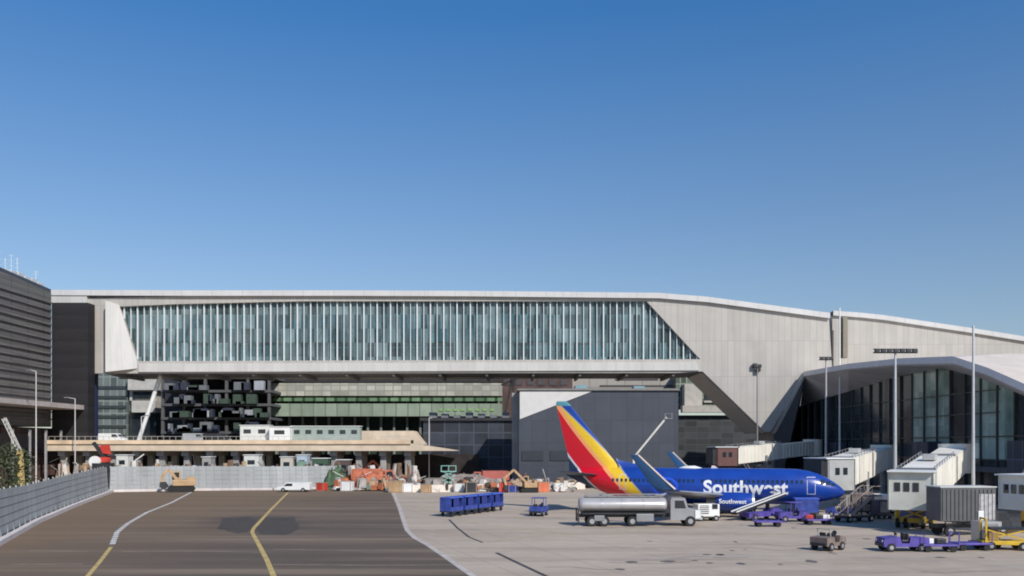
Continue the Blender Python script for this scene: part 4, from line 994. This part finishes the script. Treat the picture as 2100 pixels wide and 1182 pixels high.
# belt loader and ground equipment along the airliner
def belt_loader(label, loc, rz, col, belt):
    r = thing('belt_loader', label, 'belt loader', loc, rz)
    b = MB(); prism(b, [(-2.6, .4), (-2.6, .85), (.6, .9), (.8, 1.2), (1.8, 1.2), (2.4, .95), (2.5, .4)], -.85, .15); b.box((-.2, .5, .6), (4.4, .6, .35), bev=.03); b.build('body', col, r)
    b = MB(); b.bar((-3.6, .35, .75), (3.9, .35, 2.5), .75, .22); bl = b.build('belt', belt, r)
    b = MB()
    for s in (-.03, .73): b.bar((-3.6, s, .95), (3.9, s, 2.7), .05, .12)
    b.build('side_rails', white, bl)
    b = MB(); b.bar((.8, .35, .8), (1.8, .35, 1.9), .14); b.bar((-.6, .35, .8), (-.2, .35, 1.45), .14); b.build('lift_arms', dark, r)
    b = MB(); b.box((.9, -.35, 1.2), (.55, .5, .15), bev=.03); b.box((.65, -.35, 1.5), (.12, .5, .5), bev=.03); b.build('seat', dark, r)
    wheels(r, [(x, y) for x in (-1.8, 1.7) for y in (-.85, .75)], .36, .24)
    return r
p = G(1560, 1066); belt_loader('violet belt loader angled up towards the airliner behind its engine', p, R(32), purple, dark)
p = G(1625, 1070); utility('baggage_tug', 'violet open tug under the forward fuselage of the blue airliner', p, R(5), purple, 3.2, purple)
def flat_cart(label, loc, rz, bags, grp):
    r = thing('luggage_dolly', label, 'luggage dolly', loc, rz, grp)
    b = MB(); b.box((0, 0, .5), (2.6, 1.5, .14), bev=.03); b.bar((1.3, 0, .45), (1.9, 0, .4), .07); b.build('deck', purple, r)
    b = MB()
    for x in (-1.25, 1.25):
        for y in (-.7, .7): b.bar((x, y, .5), (x, y, 1.35), .05)
        b.bar((x, -.7, 1.33), (x, .7, 1.33), .05)
    b.build('end_rails', purple, r)
    wheels(r, [(x, y) for x in (-.9, .9) for y in (-.6, .6)], .24, .16, False)
    return r
fc = flat_cart('violet luggage dolly next to the nose wheel of the airliner', G(1676, 1076), R(4), 0, 'violet luggage dollies')
dup(fc, G(1606, 1080) + Vector((-1.5, 0, 0)), R(-3), 'violet luggage dolly left of the violet open tug under the fuselage')
def suitcase(label, loc, rz, col):
    b = MB(); b.box((0, 0, .2), (.72, .46, .38), bev=.05); b.bar((-.1, -.25, .22), (.1, -.25, .22), .04, .06)
    o = b.build('suitcase', col); o.location = loc; o.rotation_euler = (0, 0, rz); return tag(o, label, 'suitcase', 'suitcases on the dollies')
base = G(1676, 1076)
for (dx, dy, dz, c, l) in ((-.8, 0, .57, red, 'red suitcase on the dolly by the nose wheel'), (.1, -.1, .57, dark, 'black suitcase on the dolly by the nose wheel'), (.85, .1, .57, white, 'white suitcase on the dolly by the nose wheel')):
    suitcase(l, base + Vector((dx, dy, dz)), R(8 * dx), c)
# hydrant / power cart right of the tanker
def power_cart(label, loc, rz, col, h=1.7):
    r = thing('ground_power_unit', label, 'ground power unit', loc, rz)
    b = MB(); b.box((0, 0, .45 + h / 2), (2.4, 1.5, h), bev=.1); body = b.build('housing', col, r)
    b = MB()
    for k in range(5): b.box((-.5, -.76, .8 + k * .2), (1.0, .04, .08))
    b.build('vents', dark, body)
    b = MB(); b.box((.65, -.77, 1.5), (.6, .05, .5), bev=.02); b.build('control_panel', glassd, body)
    b = MB(); b.box((0, 0, .4), (2.7, 1.3, .16)); b.bar((1.3, 0, .4), (2.3, 0, .35), .08); b.build('chassis', dark, r)
    wheels(r, [(x, y) for x in (-.8, .8) for y in (-.65, .65)], .3, .2); return r
power_cart('white ground power unit just right of the tanker cab', G(1448, 1068), R(10), white, 1.3)
def uld(label, px, py, col, rz=0):
    r = thing('cargo_container', label, 'cargo container', G(px, py), R(rz))
    b = MB(); prism(b, [(-.75, .45), (-.75, 2.0), (.78, 2.0), (.78, .9), (.4, .45)], -.75, .75); bo = b.build('shell', col, r)
    b = MB(); b.box((0, -.77, 1.3), (1.0, .03, 1.1)); b.build('door', M('container_door', (.28, .27, .27), .6, var=.3, scale=2), bo)
    b = MB(); b.box((0, 0, .38), (1.9, 1.6, .12)); b.bar((.9, 0, .38), (1.5, 0, .34), .06); b.build('dolly', dark, r)
    wheels(r, [(x, y) for x in (-.6, .6) for y in (-.6, .6)], .2, .14, False); return r
uld('pale metal cargo container on a dolly just right of the airliner nose', 1742, 1050, silver, 4)
uld('tan cargo container on a dolly between the nose and the cream jet bridge cab', 1776, 1044, tan, -8)
uld('dark cargo container on a dolly in the shade left of the yellow bogie', 1808, 1064, M('container_dark', (.06, .06, .09), .5), 3)
uld('silver cargo container at the right end of the violet dolly row', 2022, 1122, silver, 2)
power_cart('dark ground power unit behind the airliner nose by the jet bridge cab', G(1768, 1056), R(-15), M('brown_grey_housing', (.20, .15, .13), .6, var=.4, scale=2), 2.0)
# passenger stair truck by the nose
def stairs(label, loc, rz, col, H=3.0, stepcol=None):
    r = thing('boarding_stairs', label, 'boarding stairs', loc, rz)
    b = MB(); L = H * 1.35
    n = int(H / .2)
    for k in range(n): b.box((-L / 2 + L * (k + .5) / n, 0, .6 + (H - .6) * (k + .5) / n), (L / n + .04, 1.3, .07))
    b.box((L / 2 + .7, 0, H), (1.5, 1.5, .1)); b.build('steps', stepcol or grey, r)
    b = MB()
    for y in (-.72, .72):
        b.bar((-L / 2, y, .5), (L / 2, y, H - .1), .08, .3); b.bar((-L / 2, y, 1.5), (L / 2, y, H + 1.0), .06); b.bar((L / 2, y, H + 1.0), (L / 2 + 1.4, y, H + 1.0), .06)
        for k in range(7): f = k / 6; b.bar((-L / 2 + L * f, y, .6 + (H - .6) * f), (-L / 2 + L * f, y, 1.5 + (H - .5) * f), .04)
    b.build('side_rails', col, r)
    b = MB(); b.box((0, 0, .55), (L + .6, 1.6, .25), bev=.04); b.bar((L / 2, -.6, .6), (L / 2, -.6, H), .12); b.bar((L / 2, .6, .6), (L / 2, .6, H), .12); b.bar((0, .6, .6), (L / 2, .6, H - .2), .1); b.build('chassis', dark, r)
    wheels(r, [(x, y) for x in (-L / 2 + .2, L / 2 - .2) for y in (-.75, .75)], .34, .22); return r
stairs('grey-brown boarding stairs standing idle right of the airliner nose', G(1752, 1070), R(28), M('stair_beige', (.36, .30, .27), .6), 2.6, M('stair_brown', (.22, .15, .13), .7))
# small dark tow tractor in the right foreground
p = G(1698, 1128)
r = utility('tow_tractor', 'low brown-grey tow tractor alone on the apron right of centre', p, R(38), M('tractor_brown', (.20, .15, .13), .6, var=.3, scale=2), 2.5, roof=False)
b = MB(); b.bar((-.4, .5, .9), (-.6, .5, 1.6), .06); b.bar((-.4, -.5, .9), (-.6, -.5, 1.6), .06); b.bar((-.6, -.55, 1.6), (-.6, .55, 1.6), .06); b.build('roll_bar', M('pale_bar', (.5, .47, .44), .5), r)
# violet tugs in front of the nearest jet bridge
utility('baggage_tug', 'violet tug nearest the camera in front of the nearest jet bridge', G(1850, 1130), R(182), purple, 3.4, roof=False)
fc2 = flat_cart('violet luggage dolly hitched behind the nearest violet tug', G(1922, 1131), R(178), 0, 'violet luggage dollies')
dup(fc2, G(1990, 1128), R(183), 'violet luggage dolly at the right end of the nearest row')
for (dx, c, l) in ((-.7, white, 'white suitcase on the dolly hitched behind the nearest violet tug'), (.2, dark, 'black suitcase on the dolly hitched behind the nearest violet tug')):
    suitcase(l, G(1922, 1131) + Vector((dx, 0, .57)), R(5), c)
# dark grey box truck with raised body
p = G(1978, 1098)
bt = thing('catering_truck', 'dark grey box truck with ribbed body and pale roof by the right edge', 'truck', (p.x, p.y, 0), R(3))
b = MB(); b.box((-.35, 0, 2.75), (4.9, 2.4, 2.9), bev=.06)
for k in range(13): b.box((-2.6 + k * .36, -1.23, 2.75), (.08, .07, 2.6))
bdy = b.build('box_body', M('ribbed_grey', (.10, .10, .105), .55, var=.15), bt)
b = MB(); b.box((-.35, 0, 4.24), (5.0, 2.5, .1), bev=.02); b.build('roof', M('pale_roof', (.55, .55, .53), .5), bdy)
b = MB(); b.box((1.25, -1.235, 2.55), (1.4, .05, 2.2)); b.build('side_shutter', M('shutter_pale', (.42, .41, .41), .5, var=.3, scale=3), bdy)
b = MB(); b.box((.7, -1.24, 1.75), (.5, .2, .9), bev=.05); b.build('white_locker', white, bdy)
b = MB(); prism(b, [(2.15, .55), (2.15, 2.2), (3.1, 2.15), (3.45, 1.4), (3.6, 1.25), (3.6, .5)], -1.1, 1.1); cb_ = b.build('cab', dark, bt)
b = MB(); prism(b, [(2.45, 1.45), (2.45, 2.0), (3.0, 2.0), (3.25, 1.45)], -1.12, 1.12); b.build('windows', glassd, cb_)
b = MB(); b.box((.3, 0, .85), (6.2, 1.0, .3)); b.bar((-2.2, -.9, 1.0), (.8, -.9, 1.35), .12); b.bar((.8, -.9, 1.0), (-2.2, -.9, 1.35), .12); b.build('chassis', dark, bt)
wheels(bt, [(x, y) for x in (-1.9, 2.7) for y in (-1.0, 1.0)], .46, .32)
# yellow lift loader
p = G(2058, 1127)
yl_ = thing('lift_loader', 'yellow lift loader with open frame at the lower right edge', 'loader', (p.x, p.y, 0), R(-12))
b = MB(); b.box((0, 0, .55), (3.4, 1.6, .3), bev=.04); b.build('chassis', yellow, yl_)
b = MB()
for y in (-.7, .7): b.bar((-1.4, y, .7), (-1.4, y, 2.3), .12); b.bar((-1.4, y, .8), (1.3, y, 1.5), .1); b.bar((1.3, y, .8), (-1.3, y, 1.5), .1)
b.bar((-1.4, -.7, 2.3), (-1.4, .7, 2.3), .12); b.build('mast_frame', yellow, yl_)
b = MB(); b.box((.2, 0, 1.6), (2.6, 1.5, .14)); b.build('platform', dark, yl_)
b = MB(); b.box((-.9, -.5, 1.0), (.7, .6, .7), bev=.06); b.build('engine_cover', M('ochre', (.35, .22, .05), .6), yl_)
wheels(yl_, [(x, y) for x in (-1.1, 1.1) for y in (-.8, .8)], .32, .22)
# service van between jet bridge and box truck
def van(label, loc, rz, col, L=5.2, H=2.2, name='service_van', cat='van', grp=None):
    r = thing(name, label, cat, loc, rz, grp)
    b = MB(); prism(b, [(-L / 2, .4), (-L / 2, H - .1), (-L / 2 + .12, H), (L * .2, H), (L * .33, H * .62), (L / 2 - .1, H * .52), (L / 2, H * .4), (L / 2, .35)], -.92, .92); bo = b.build('body', col, r)
    b = MB(); prism(b, [(L * .02, H * .62), (L * .02, H * .9), (L * .19, H * .9), (L * .29, H * .62)], -.935, .935); b.mesh([(L * .215, -.8, H * .95), (L * .215, .8, H * .95), (L * .335, .8, H * .64), (L * .335, -.8, H * .64)], [(0, 1, 2, 3)]); b.build('windows', glassd, bo)
    for y in (-.7, .7): b = MB(); b.box((L / 2 + .01, y, H * .36), (.05, .3, .2)); b.build('headlight', M('headlight', (.8, .8, .75)), bo)
    wheels(r, [(x, y) for x in (-L * .3, L * .3) for y in (-.85, .85)], .36, .22); return r
van('blue-grey service van in the shade behind the yellow bogie', G(1880, 1078), R(80), M('van_slate', (.12, .14, .25), .5))
ct = cart('blue baggage cart parked by itself under the forward fuselage of the airliner', G(1652, 1062), R(175), None)
van('white service van standing in the shade between the boarding stairs and the nearest jet bridge', G(1800, 1052), R(100), white, 5.0, 2.2)
utility('baggage_tug', 'dark blue tug directly below the airliner nose', G(1722, 1060), R(160), bluep, 2.8, dark)
# boom lift whose pale boom shows against the slate wall
p = G(1298, 1022)
bl = thing('boom_lift', 'pale boom lift whose long arm slants up across the slate wall', 'boom lift', (p.x, p.y, 0), 0)
T0 = W(1300, 938, p.y) - Vector((p.x, p.y, 0)); T1 = W(1367, 856, p.y) - Vector((p.x, p.y, 0))
b = MB(); b.bar((0, 0, 1.3), T0, .3, .3); b.bar(T0, T1, .26, .26); b.build('boom', M('boom_beige', (.62, .60, .54), .5), bl)
b = MB(); b.box((T1.x + .3, 0, T1.z - .2), (1.1, .8, .08)); 
for x in (-.5, .5):
    for y in (-.38, .38): b.bar((T1.x + .3 + x, y, T1.z - .2), (T1.x + .3 + x, y, T1.z + .55), .05)
b.bar((T1.x - .2, -.38, T1.z + .55), (T1.x + .8, -.38, T1.z + .55), .05); b.build('basket', grey, bl)
b = MB(); b.box((0, 0, .75), (2.8, 1.9, .5), bev=.06); b.box((0, 0, 1.25), (1.6, 1.2, .6), bev=.06); b.build('chassis', orange, bl)
wheels(bl, [(x, y) for x in (-1, 1) for y in (-.9, .9)], .42, .3)

# ---------------- construction yard behind the apron ----------------
def excavator(label, loc, rz, col, s=1.0, arm=((0.6, 1.8), (3.0, 4.2), (4.8, 2.6), (4.4, 1.2))):
    r = thing('excavator', label, 'excavator', loc, rz); r.scale = (s, s, s)
    for y in (-1.1, 1.1):
        b = MB(); prism(b, [(-1.7, .15), (-1.95, .45), (-1.7, .8), (1.7, .8), (1.95, .45), (1.7, .15), (1.5, 0), (-1.5, 0)], y - .25, y + .25); b.build('track', rubber, r)
    b = MB(); b.box((-.4, 0, 1.35), (3.2, 2.4, .9), bev=.1); b.box((-1.3, 0, 1.95), (1.3, 2.3, .5), bev=.1); b.build('body', col, r)
    b = MB(); prism(b, [(.1, 1.8), (.1, 3.0), (1.0, 3.0), (1.3, 2.3), (1.3, 1.8)], -1.15, -.2); cbn = b.build('cab', col, r)
    b = MB(); prism(b, [(.3, 2.1), (.3, 2.85), (.95, 2.85), (1.15, 2.3), (1.15, 2.1)], -1.17, -.18); b.build('windows', glassd, cbn)
    b = MB()
    for (a, c), (d, e) in zip(arm, arm[1:]): b.bar((a, .2, c), (d, .2, e), .35, .4)
    bm_ = b.build('boom', col, r)
    e = arm[-1]; b = MB(); prism(b, [(e[0] - .4, e[1] + .2), (e[0] + .4, e[1] + .2), (e[0] + .5, e[1] - .5), (e[0] - .1, e[1] - .9), (e[0] - .8, e[1] - .5)], -.3, .7); b.build('bucket', dark, bm_)
    return r
excavator('tan excavator standing in front of the blast fence by the white taxi line', G(372, 1009), R(200), tan, 1.15, arm=((.6, 1.8), (1.7, 3.3), (2.6, 2.4), (2.5, 1.3)))
ye = excavator('mustard yellow excavator behind the angled fence at the left edge', (W(34, 0, 100).x, 100, 0), R(165), M('bright_yellow', (.55, .40, .16), .6, var=.25), 1.15, arm=((.6, 1.8), (2.0, 3.6), (3.4, 4.4), (4.2, 3.0)))
excavator('orange excavator in the yard between the fence and the apron corner', G(728, 996), R(15), orange, 1.15)
excavator('tan excavator low behind the yard barrier beside the slate block', (W(1086, 0, 146).x, 146, 0), R(190), tan, .9)
# open truss boom crane at the far left
def lattice(b, p, q, w, n=8):
    p, q = Vector(p), Vector(q); d = (q - p).normalized(); s = d.cross(Vector((0, 1, 0))).normalized() * w; f = Vector((0, 1, 0)) * w
    C = [s + f, s - f, -s - f, -s + f]
    for c in C: b.bar(p + c, q + c, w * .35)
    for k in range(n):
        for i in range(4): b.bar(p.lerp(q, k / n) + C[i], p.lerp(q, (k + 1) / n) + C[(i + 1) % 4], w * .2)
cr = thing('crawler_crane', 'small crane with a pale lattice boom above the angled fence at the far left', 'crane', (W(62, 0, 98).x, 98, 0))
b = MB(); lattice(b, W(40, 925, 98), W(8, 858, 98), .16); b.build('boom', M('pale_boom', (.6, .58, .5), .5), cr, world=True)
b = MB(); q = W(46, 925, 98); b.box((q.x, 98, 1.4), (3.2, 2.4, 1.5), bev=.1); b.bar((q.x, 98, 2), W(40, 925, 98), .5); b.build('body', M('bright_yellow', (.7, .5, .1)), cr, world=True)
b = MB()
for y in (97, 99): b.box((q.x, y, .45), (3.8, .6, .8), bev=.15)
b.build('tracks', rubber, cr, world=True)
# red gate sign/lift
rs = thing('red_drill_rig', 'red leaning drill rig with a round white drum in front of the elevated road', 'drill rig', (W(208, 0, 158).x, 158, 0))
b = MB(); b.bar(W(192, 908, 158), W(222, 950, 158), .7, .5); b.build('mast', dark, rs, world=True)
b = MB(); b.plate(wp([(203, 915), (222, 912), (226, 932), (210, 930)], 157.7), [], (0, .5, 0)); b.box(W(215, 943, 158), (1.6, 1.2, .9)); b.build('body', red, rs, world=True)
b = MB(); p = W(212, 950, 158); b.box((p.x, 158, p.z / 2), (3.0, 2.4, p.z)); b.build('base', dark, rs, world=True)
b = MB(); a = W(196, 947, 157.4); b.tube(a, a + Vector((0, -.5, 0)), 1.0, n=20); b.build('drum', white, rs, world=True)
# site trailers and stacked containers under the flyover
def trailer(label, px0, px1, py0, Y, col, zb_=0, cat='site office', name='site_trailer', py1=None):
    a, c = W(px0, py0, Y), W(px1, py0, Y); h = a.z - (zb_ if py1 is None else W(0, py1, Y).z); zb0 = a.z - h
    r = thing(name, label, cat, ((a.x + c.x) / 2, Y, zb0))
    b = MB(); b.box((0, 1.2, h / 2), (c.x - a.x, 2.4, h), bev=.05); bo = b.build('body', col, r)
    b = MB(); b.box((0, 1.2, h + .06), (c.x - a.x + .3, 2.7, .12)); b.build('roof', white, bo)
    b = MB(); L = c.x - a.x; n = max(1, int(L / 2.2))
    for k in range(n): b.box((-L / 2 + L * (k + .5) / n, -.02, h * .60 if h < 4 else h - 1.3), (L / n * .5, .06, .8))
    b.build('windows', glassd, bo); return r
wpan = M('trailer_white', (.66, .66, .62), .6, var=.1)
trailer('long white site trailer on the elevated road, under the dark garage', 492, 552, 873, 176, wpan, py1=903)
trailer('white framed site office with dark window on the elevated road', 552, 594, 876, 174, white, py1=903)
trailer('pale green-grey site trailer with a long white roof on the elevated road', 597, 738, 875, 176, M('trailer_greenish', (.30, .36, .33), .6), py1=903)
yard = [(238, 262, 934, 'white', wpan), (414, 432, 938, 'grey', conc), (500, 530, 934, 'white', wpan), (575, 600, 938, 'cream', M('cream', (.55, .5, .42), .6)), (608, 630, 934, 'pale blue', M('pale_blue', (.42, .48, .55), .6)), (640, 672, 941, 'dark green', M('dark_green', (.05, .10, .06), .6)), (690, 716, 944, 'brown', brown)]
for k, (x0, x1, y0, cn_, c) in enumerate(yard):
    lb = {'white': ('white tall site container below the deck near the red rig', 'white tall site container below the deck, right of the tan excavator')[k > 1], 'grey': 'grey tall site container below the deck beside the tan excavator'}.get(cn_, cn_ + ' tall site container standing below the elevated road')
    trailer(lb, x0, x1, y0, 163, c, name='site_container', cat='container')
van('white pickup-like van at the top of the yellow lead line', G(604, 1009), R(178), white, 5.6, 1.6)
# yard barrier and clutter on the right of the fence
def barrier(label, P, mat, h=1.0):
    r = thing('concrete_barrier', label, 'barrier', P[0], 0)
    b = MB()
    for p, q in zip(P, P[1:]):
        L = (q - p).length; n = max(1, int(L / 3.8)); d = (q - p) / n; u = d.normalized(); s = Vector((-u.y, u.x, 0))
        for k in range(n):
            a, c = p + d * k, p + d * (k + .97)
            sec = lambda m: [m + s * .32, m + s * .28 + Vector((0, 0, .25)), m + s * .12 + Vector((0, 0, h)), m - s * .12 + Vector((0, 0, h)), m - s * .28 + Vector((0, 0, .25)), m - s * .32]
            b.loft([sec(a), sec(c)])
    b.build('blocks', mat, r, world=True); return r
pale = M('pale_barrier', (.62, .55, .47), .85, var=.15)
barrier('long pale concrete barrier along the far edge of the light apron', [G(806, 1010), G(930, 1009), G(1060, 1006), G(1200, 1003)], M('pale_barrier_bright', (.70, .62, .53), .85, var=.12), 1.2)
barrier('red and white traffic barrier row in front of the orange excavator', [G(690, 1000), G(797, 1000)], panel_mat('red_white_blocks', (.50, .22, .18), 3.0, 60, 1.5, 1.9, .1), .9)
items = [(748, 790, 958, 992, 'dump_truck'), ]
def dump(label, loc, rz, col, s=1.0):
    r = thing('dump_truck', label, 'dump truck', loc, rz); r.scale = (s,) * 3
    b = MB(); b.loft([[(x, -1.2 * k, z0), (x, -1.25 * k, z1), (x, 1.25 * k, z1), (x, 1.2 * k, z0)] for x, z0, z1, k in ((-3.6, 1.5, 3.0, 1), (-3.2, 1.3, 3.1, 1), (1.2, 1.3, 3.1, 1), (1.4, 1.6, 3.3, .95))]); b.build('bed', col, r)
    b = MB(); prism(b, [(1.6, .8), (1.6, 2.9), (2.9, 2.9), (3.3, 1.9), (3.8, 1.7), (3.9, .7)], -1.15, 1.15); c = b.build('cab', col, r)
    b = MB(); prism(b, [(1.9, 1.9), (1.9, 2.7), (2.75, 2.7), (3.0, 1.9)], -1.17, 1.17); b.build('windows', glassd, c)
    b = MB(); b.box((0, 0, 1.0), (7.2, 1.0, .3)); b.build('chassis', dark, r)
    wheels(r, [(x, y) for x in (-2.6, -1.5, 2.9) for y in (-1.0, 1.0)], .5, .35); return r
dump('orange-red dump truck behind the red and white barrier row', G(768, 1002), R(8), M('bright_orange', (.50, .15, .08), .6, var=.4, scale=2), 1.15)
dump('faded red dump truck in the middle of the barrier yard', G(1004, 1000), R(185), M('faded_red', (.46, .13, .10), .6), 1.0)
# teal aerial platform
p = G(920, 1004)
tl = thing('scissor_lift', 'pale teal scissor lift standing behind the long pale barrier', 'scissor lift', (p.x, p.y, 0))
b = MB(); b.box((0, 0, .7), (2.6, 1.4, .5), bev=.05); b.build('chassis', teal, tl)
b = MB()
for k in range(3):
    for y in (-.5, .5): b.bar((-1.1, y, .9 + k * .75), (1.1, y, 1.65 + k * .75), .1); b.bar((1.1, y, .9 + k * .75), (-1.1, y, 1.65 + k * .75), .1)
b.build('scissor_arms', M('teal_pale', (.34, .62, .55), .5), tl)
b = MB(); b.box((0, 0, 3.2), (2.7, 1.4, .12))
for x in (-1.3, 0, 1.3):
    for y in (-.65, .65): b.bar((x, y, 3.2), (x, y, 4.2), .05)
for y in (-.65, .65): b.bar((-1.3, y, 4.2), (1.3, y, 4.2), .06)
b.build('platform', M('teal_pale', (.3, .5, .45)), tl); wheels(tl, [(x, y) for x in (-.9, .9) for y in (-.65, .65)], .34, .22)
# heaps of rubble, pallets and drums
rub = random.Random(11)
def heap(label, px, Y, L, Wd, H, mat, name='spoil_heap'):
    b = MB(); N = 26; c = W(px, 0, Y); g = {}
    for i in range(N + 1):
        for j in range(9):
            u, v = i / N * 2 - 1, j / 8 * 2 - 1; e = max(0, 1 - u * u) * max(0, 1 - v * v); z = H * e ** .7 * (1 + rub.uniform(-.2, .2)) if e > 0 else 0
            g[i, j] = b.bm.verts.new((c.x + u * L / 2, Y + v * Wd / 2, z))
    for i in range(N):
        for j in range(8): b.bm.faces.new((g[i, j], g[i + 1, j], g[i + 1, j + 1], g[i, j + 1]))
    tag(b.build(name, mat, None, True), label, 'heap')
heap('grey rubble heap between the orange dump truck and the teal lift', 852, 152, 9, 5, 1.5, M('rubble_grey', (.30, .26, .25), .95, var=.5, scale=1.2))
heap('wide grey-brown spoil heap behind the teal lift and faded red truck', 950, 162, 15, 6, 2.4, M('rubble_brown', (.26, .21, .19), .95, var=.5, scale=1.2))
heap('tan soil heap at the foot of the slate building left corner', 1066, 152, 8, 5, 1.9, M('tan_soil', (.42, .30, .20), .95, var=.35, scale=1.2))
heap('pale gravel heap right of the tan soil heap by the slate wall', 1126, 150, 7, 5, 1.3, M('pale_gravel', (.45, .38, .33), .95, var=.35, scale=1.2))
heap('small dark green tarpaulin-covered heap left of the orange excavator', 690, 157, 4.5, 3, 4.0, M('dark_green_tarp', (.07, .12, .06), .8, var=.3, scale=1.2), 'covered_heap')
dm = [M('debris_tan', (.42, .30, .19), .9, var=.4), M('debris_grey', (.36, .32, .29), .9, var=.4), M('debris_white', (.66, .62, .57), .8, var=.2), M('debris_orange', (.52, .17, .08), .8, var=.3), M('debris_dark', (.06, .05, .045), .9), M('debris_brown', (.20, .13, .09), .9, var=.4), M('debris_green', (.16, .26, .20), .8)]
def debris(name, label, x0, x1, Y0, Y1, n, zmax, wts):
    b = MB()
    for k in range(n):
        px = rub.uniform(x0, x1); Y = rub.uniform(Y0, Y1); c = W(px, 0, Y); hgt = zmax * rub.random() ** 1.7; b.mi = rub.choices(range(7), wts)[0]
        if rub.random() < .1:
            a = Vector((rub.uniform(-1, 1), rub.uniform(-1, 1), rub.uniform(-.3, .8))).normalized() * rub.uniform(.6, 1.8); p = Vector((c.x, c.y, hgt + .6)); b.bar(p - a, p + a, rub.uniform(.06, .18))
        else: b.box((c.x, c.y, hgt * .5 + .2), (rub.uniform(.3, 1.7), rub.uniform(.3, 1.4), hgt * rub.uniform(.4, .9) + .2), rub.uniform(0, 3), ry=rub.uniform(-.25, .25), taper=rub.uniform(.5, 1))
    o = b.build(name, dm); tag(o, label, 'debris', kind='stuff')
debris('construction_debris', 'tangled tan, grey and orange building debris heaped behind the pale barrier', 795, 1180, 147, 162, 420, 2.2, (5, 6, 4, .9, 3, 4, .4))
debris('construction_debris', 'orange and white formwork and timber piled around the orange excavator', 690, 800, 151, 160, 170, 2.3, (4, 3, 3, 5, 2, 3, .4))
debris('scaffold_clutter', 'pale and dark clutter of materials stored under the elevated road', 110, 860, 160, 166, 420, 5.4, (2, 3, 4, .4, 5, 3, .8))
def crate(label, px, Y, s, mat, z=0, h=None):
    c = W(px, 0, Y); h = h or s * .8; r = thing('crate', label, 'crate', (c.x, Y, z), R(rub.uniform(-20, 20)))
    b = MB(); b.box((0, 0, h / 2 + .1), (s, s * .8, h), bev=.04); b.build('box', mat, r)
    b = MB()
    for k in (-.35, 0, .35): b.box((0, k * s, .05), (s, .1, .1))
    for k in (-.4, .4): b.box((k * s, -s * .41, h / 2 + .1), (.1, .04, h - .1))
    b.box((0, 0, h + .13), (s * 1.03, s * .84, .05)); b.build('battens', M('batten', (.35, .27, .2), .8), r); return r
cols = [(white, 'white'), (red, 'red'), (teal, 'teal'), (tan, 'tan'), (conc, 'grey'), (orange, 'orange'), (bluep, 'blue'), (dark, 'black')]
spots = [(836, 146, 1.8, 'white', 'beside the grey rubble heap'), (874, 145, 1.6, 'tan', 'just left of the teal lift'), (890, 150, 2.6, 'grey', 'behind the tan crate near the teal lift'), (942, 147, 1.7, 'white', 'right of the teal lift'), (966, 145, 2.0, 'black', 'left of the faded red truck'), (1036, 146, 2.0, 'red', 'right of the faded red truck'), (1052, 145, 1.4, 'blue', 'between the faded red truck and the tan excavator'), (1112, 146, 2.0, 'orange', 'right of the tan excavator by the slate block'), (1146, 148, 1.8, 'white', 'near the tail fin foot of the airliner'), (812, 146, 2.3, 'tan', 'at the apron corner next to the orange dump truck'), (712, 150, 2.0, 'white', 'in front of the orange excavator'), (660, 151, 1.6, 'red', 'against the right end of the square fence')]
for px, Y, s, cn_, where in spots:
    crate(cn_ + ' crate ' + where, px, Y, s, dict((n, m) for m, n in cols)[cn_])

# street lamps over the elevated road, and a gantry at left
def lamp(label, px, top, Y, arm, zb_=0):
    p = W(px, top, Y); r = thing('street_lamp', label, 'street lamp', (p.x, Y, zb_), 0, 'street lamps')
    h = p.z - zb_
    b = MB(); b.tube((0, 0, 0), (0, 0, h), .13, .08, 10); b.bar((0, 0, h), (arm, 0, h + .25), .1); b.build('pole', M('lamp_pole', (.55, .53, .5), .5), r)
    b = MB(); b.box((arm, 0, h + .22), (.9, .35, .18), bev=.05); b.build('lamp_head', grey, r); return r
lamp('street lamp with short left arm against the louvred wing at far left', 74, 762, 150, -1.2)
lamp('street lamp with bent arm by the dark wall left of the bridge columns', 154, 818, 165, -1.6)
lamp('street lamp on the elevated road in front of the stair tower', 290, 855, 169, 1.2, W(0, 903, 169).z)
lamp('street lamp on the elevated road in front of the green garage', 880, 858, 175, 1.2)
# cars on the elevated road
zd = W(0, 910, YR).z
cars = [(232, white, 'white van on the elevated road near the slanted column'), (404, M('car_silver', (.5, .5, .52), .35, .4), 'silver van on the elevated road below the dark garage'), (446, dark, 'black van on the elevated road below the dark garage')]
for px, c, l in cars:
    p = W(px, 0, YR + 4); van(l, (p.x, YR + 4, zd), 0, c, 5.0, 2.0)
# shrub at the left edge
def shrub(label, px, Y, h, w_, mat):
    c = W(px, 0, Y); r = thing('shrub', label, 'shrub', (c.x, Y, 0))
    b = MB()
    for k in range(5): b.tube((0, 0, 0), (rub.uniform(-.5, .5) * w_, rub.uniform(-.5, .5) * w_, h * .7), .08, .03, 6)
    b.build('trunk', brown, r)
    b = MB()
    for k in range(900):
        u, v, w2 = rub.gauss(0, .34), rub.gauss(0, .34), rub.random(); p = Vector((u * w_, v * w_, h * (.35 + .65 * w2) * (1 - .25 * (u * u + v * v)))); a = Vector([rub.uniform(-1, 1) for _ in range(3)]).normalized() * .18; c2 = a.cross(Vector([rub.uniform(-1, 1) for _ in range(3)])).normalized() * .12
        b.poly([p - a, p + c2, p + a, p - c2])
    b.build('crown', mat, r)
leaf = M('leaf_green', (.05, .065, .025), .7, var=.4, scale=1.5)
shrub('ragged green shrub above the fence at the left edge', 12, 96, 8.2, 2.6, leaf)
shrub('smaller ragged green shrub right of the pale lattice boom', 44, 104, 7.6, 1.8, leaf)

S.render.engine = 'CYCLES'
S.cycles.filter_width = 1.9
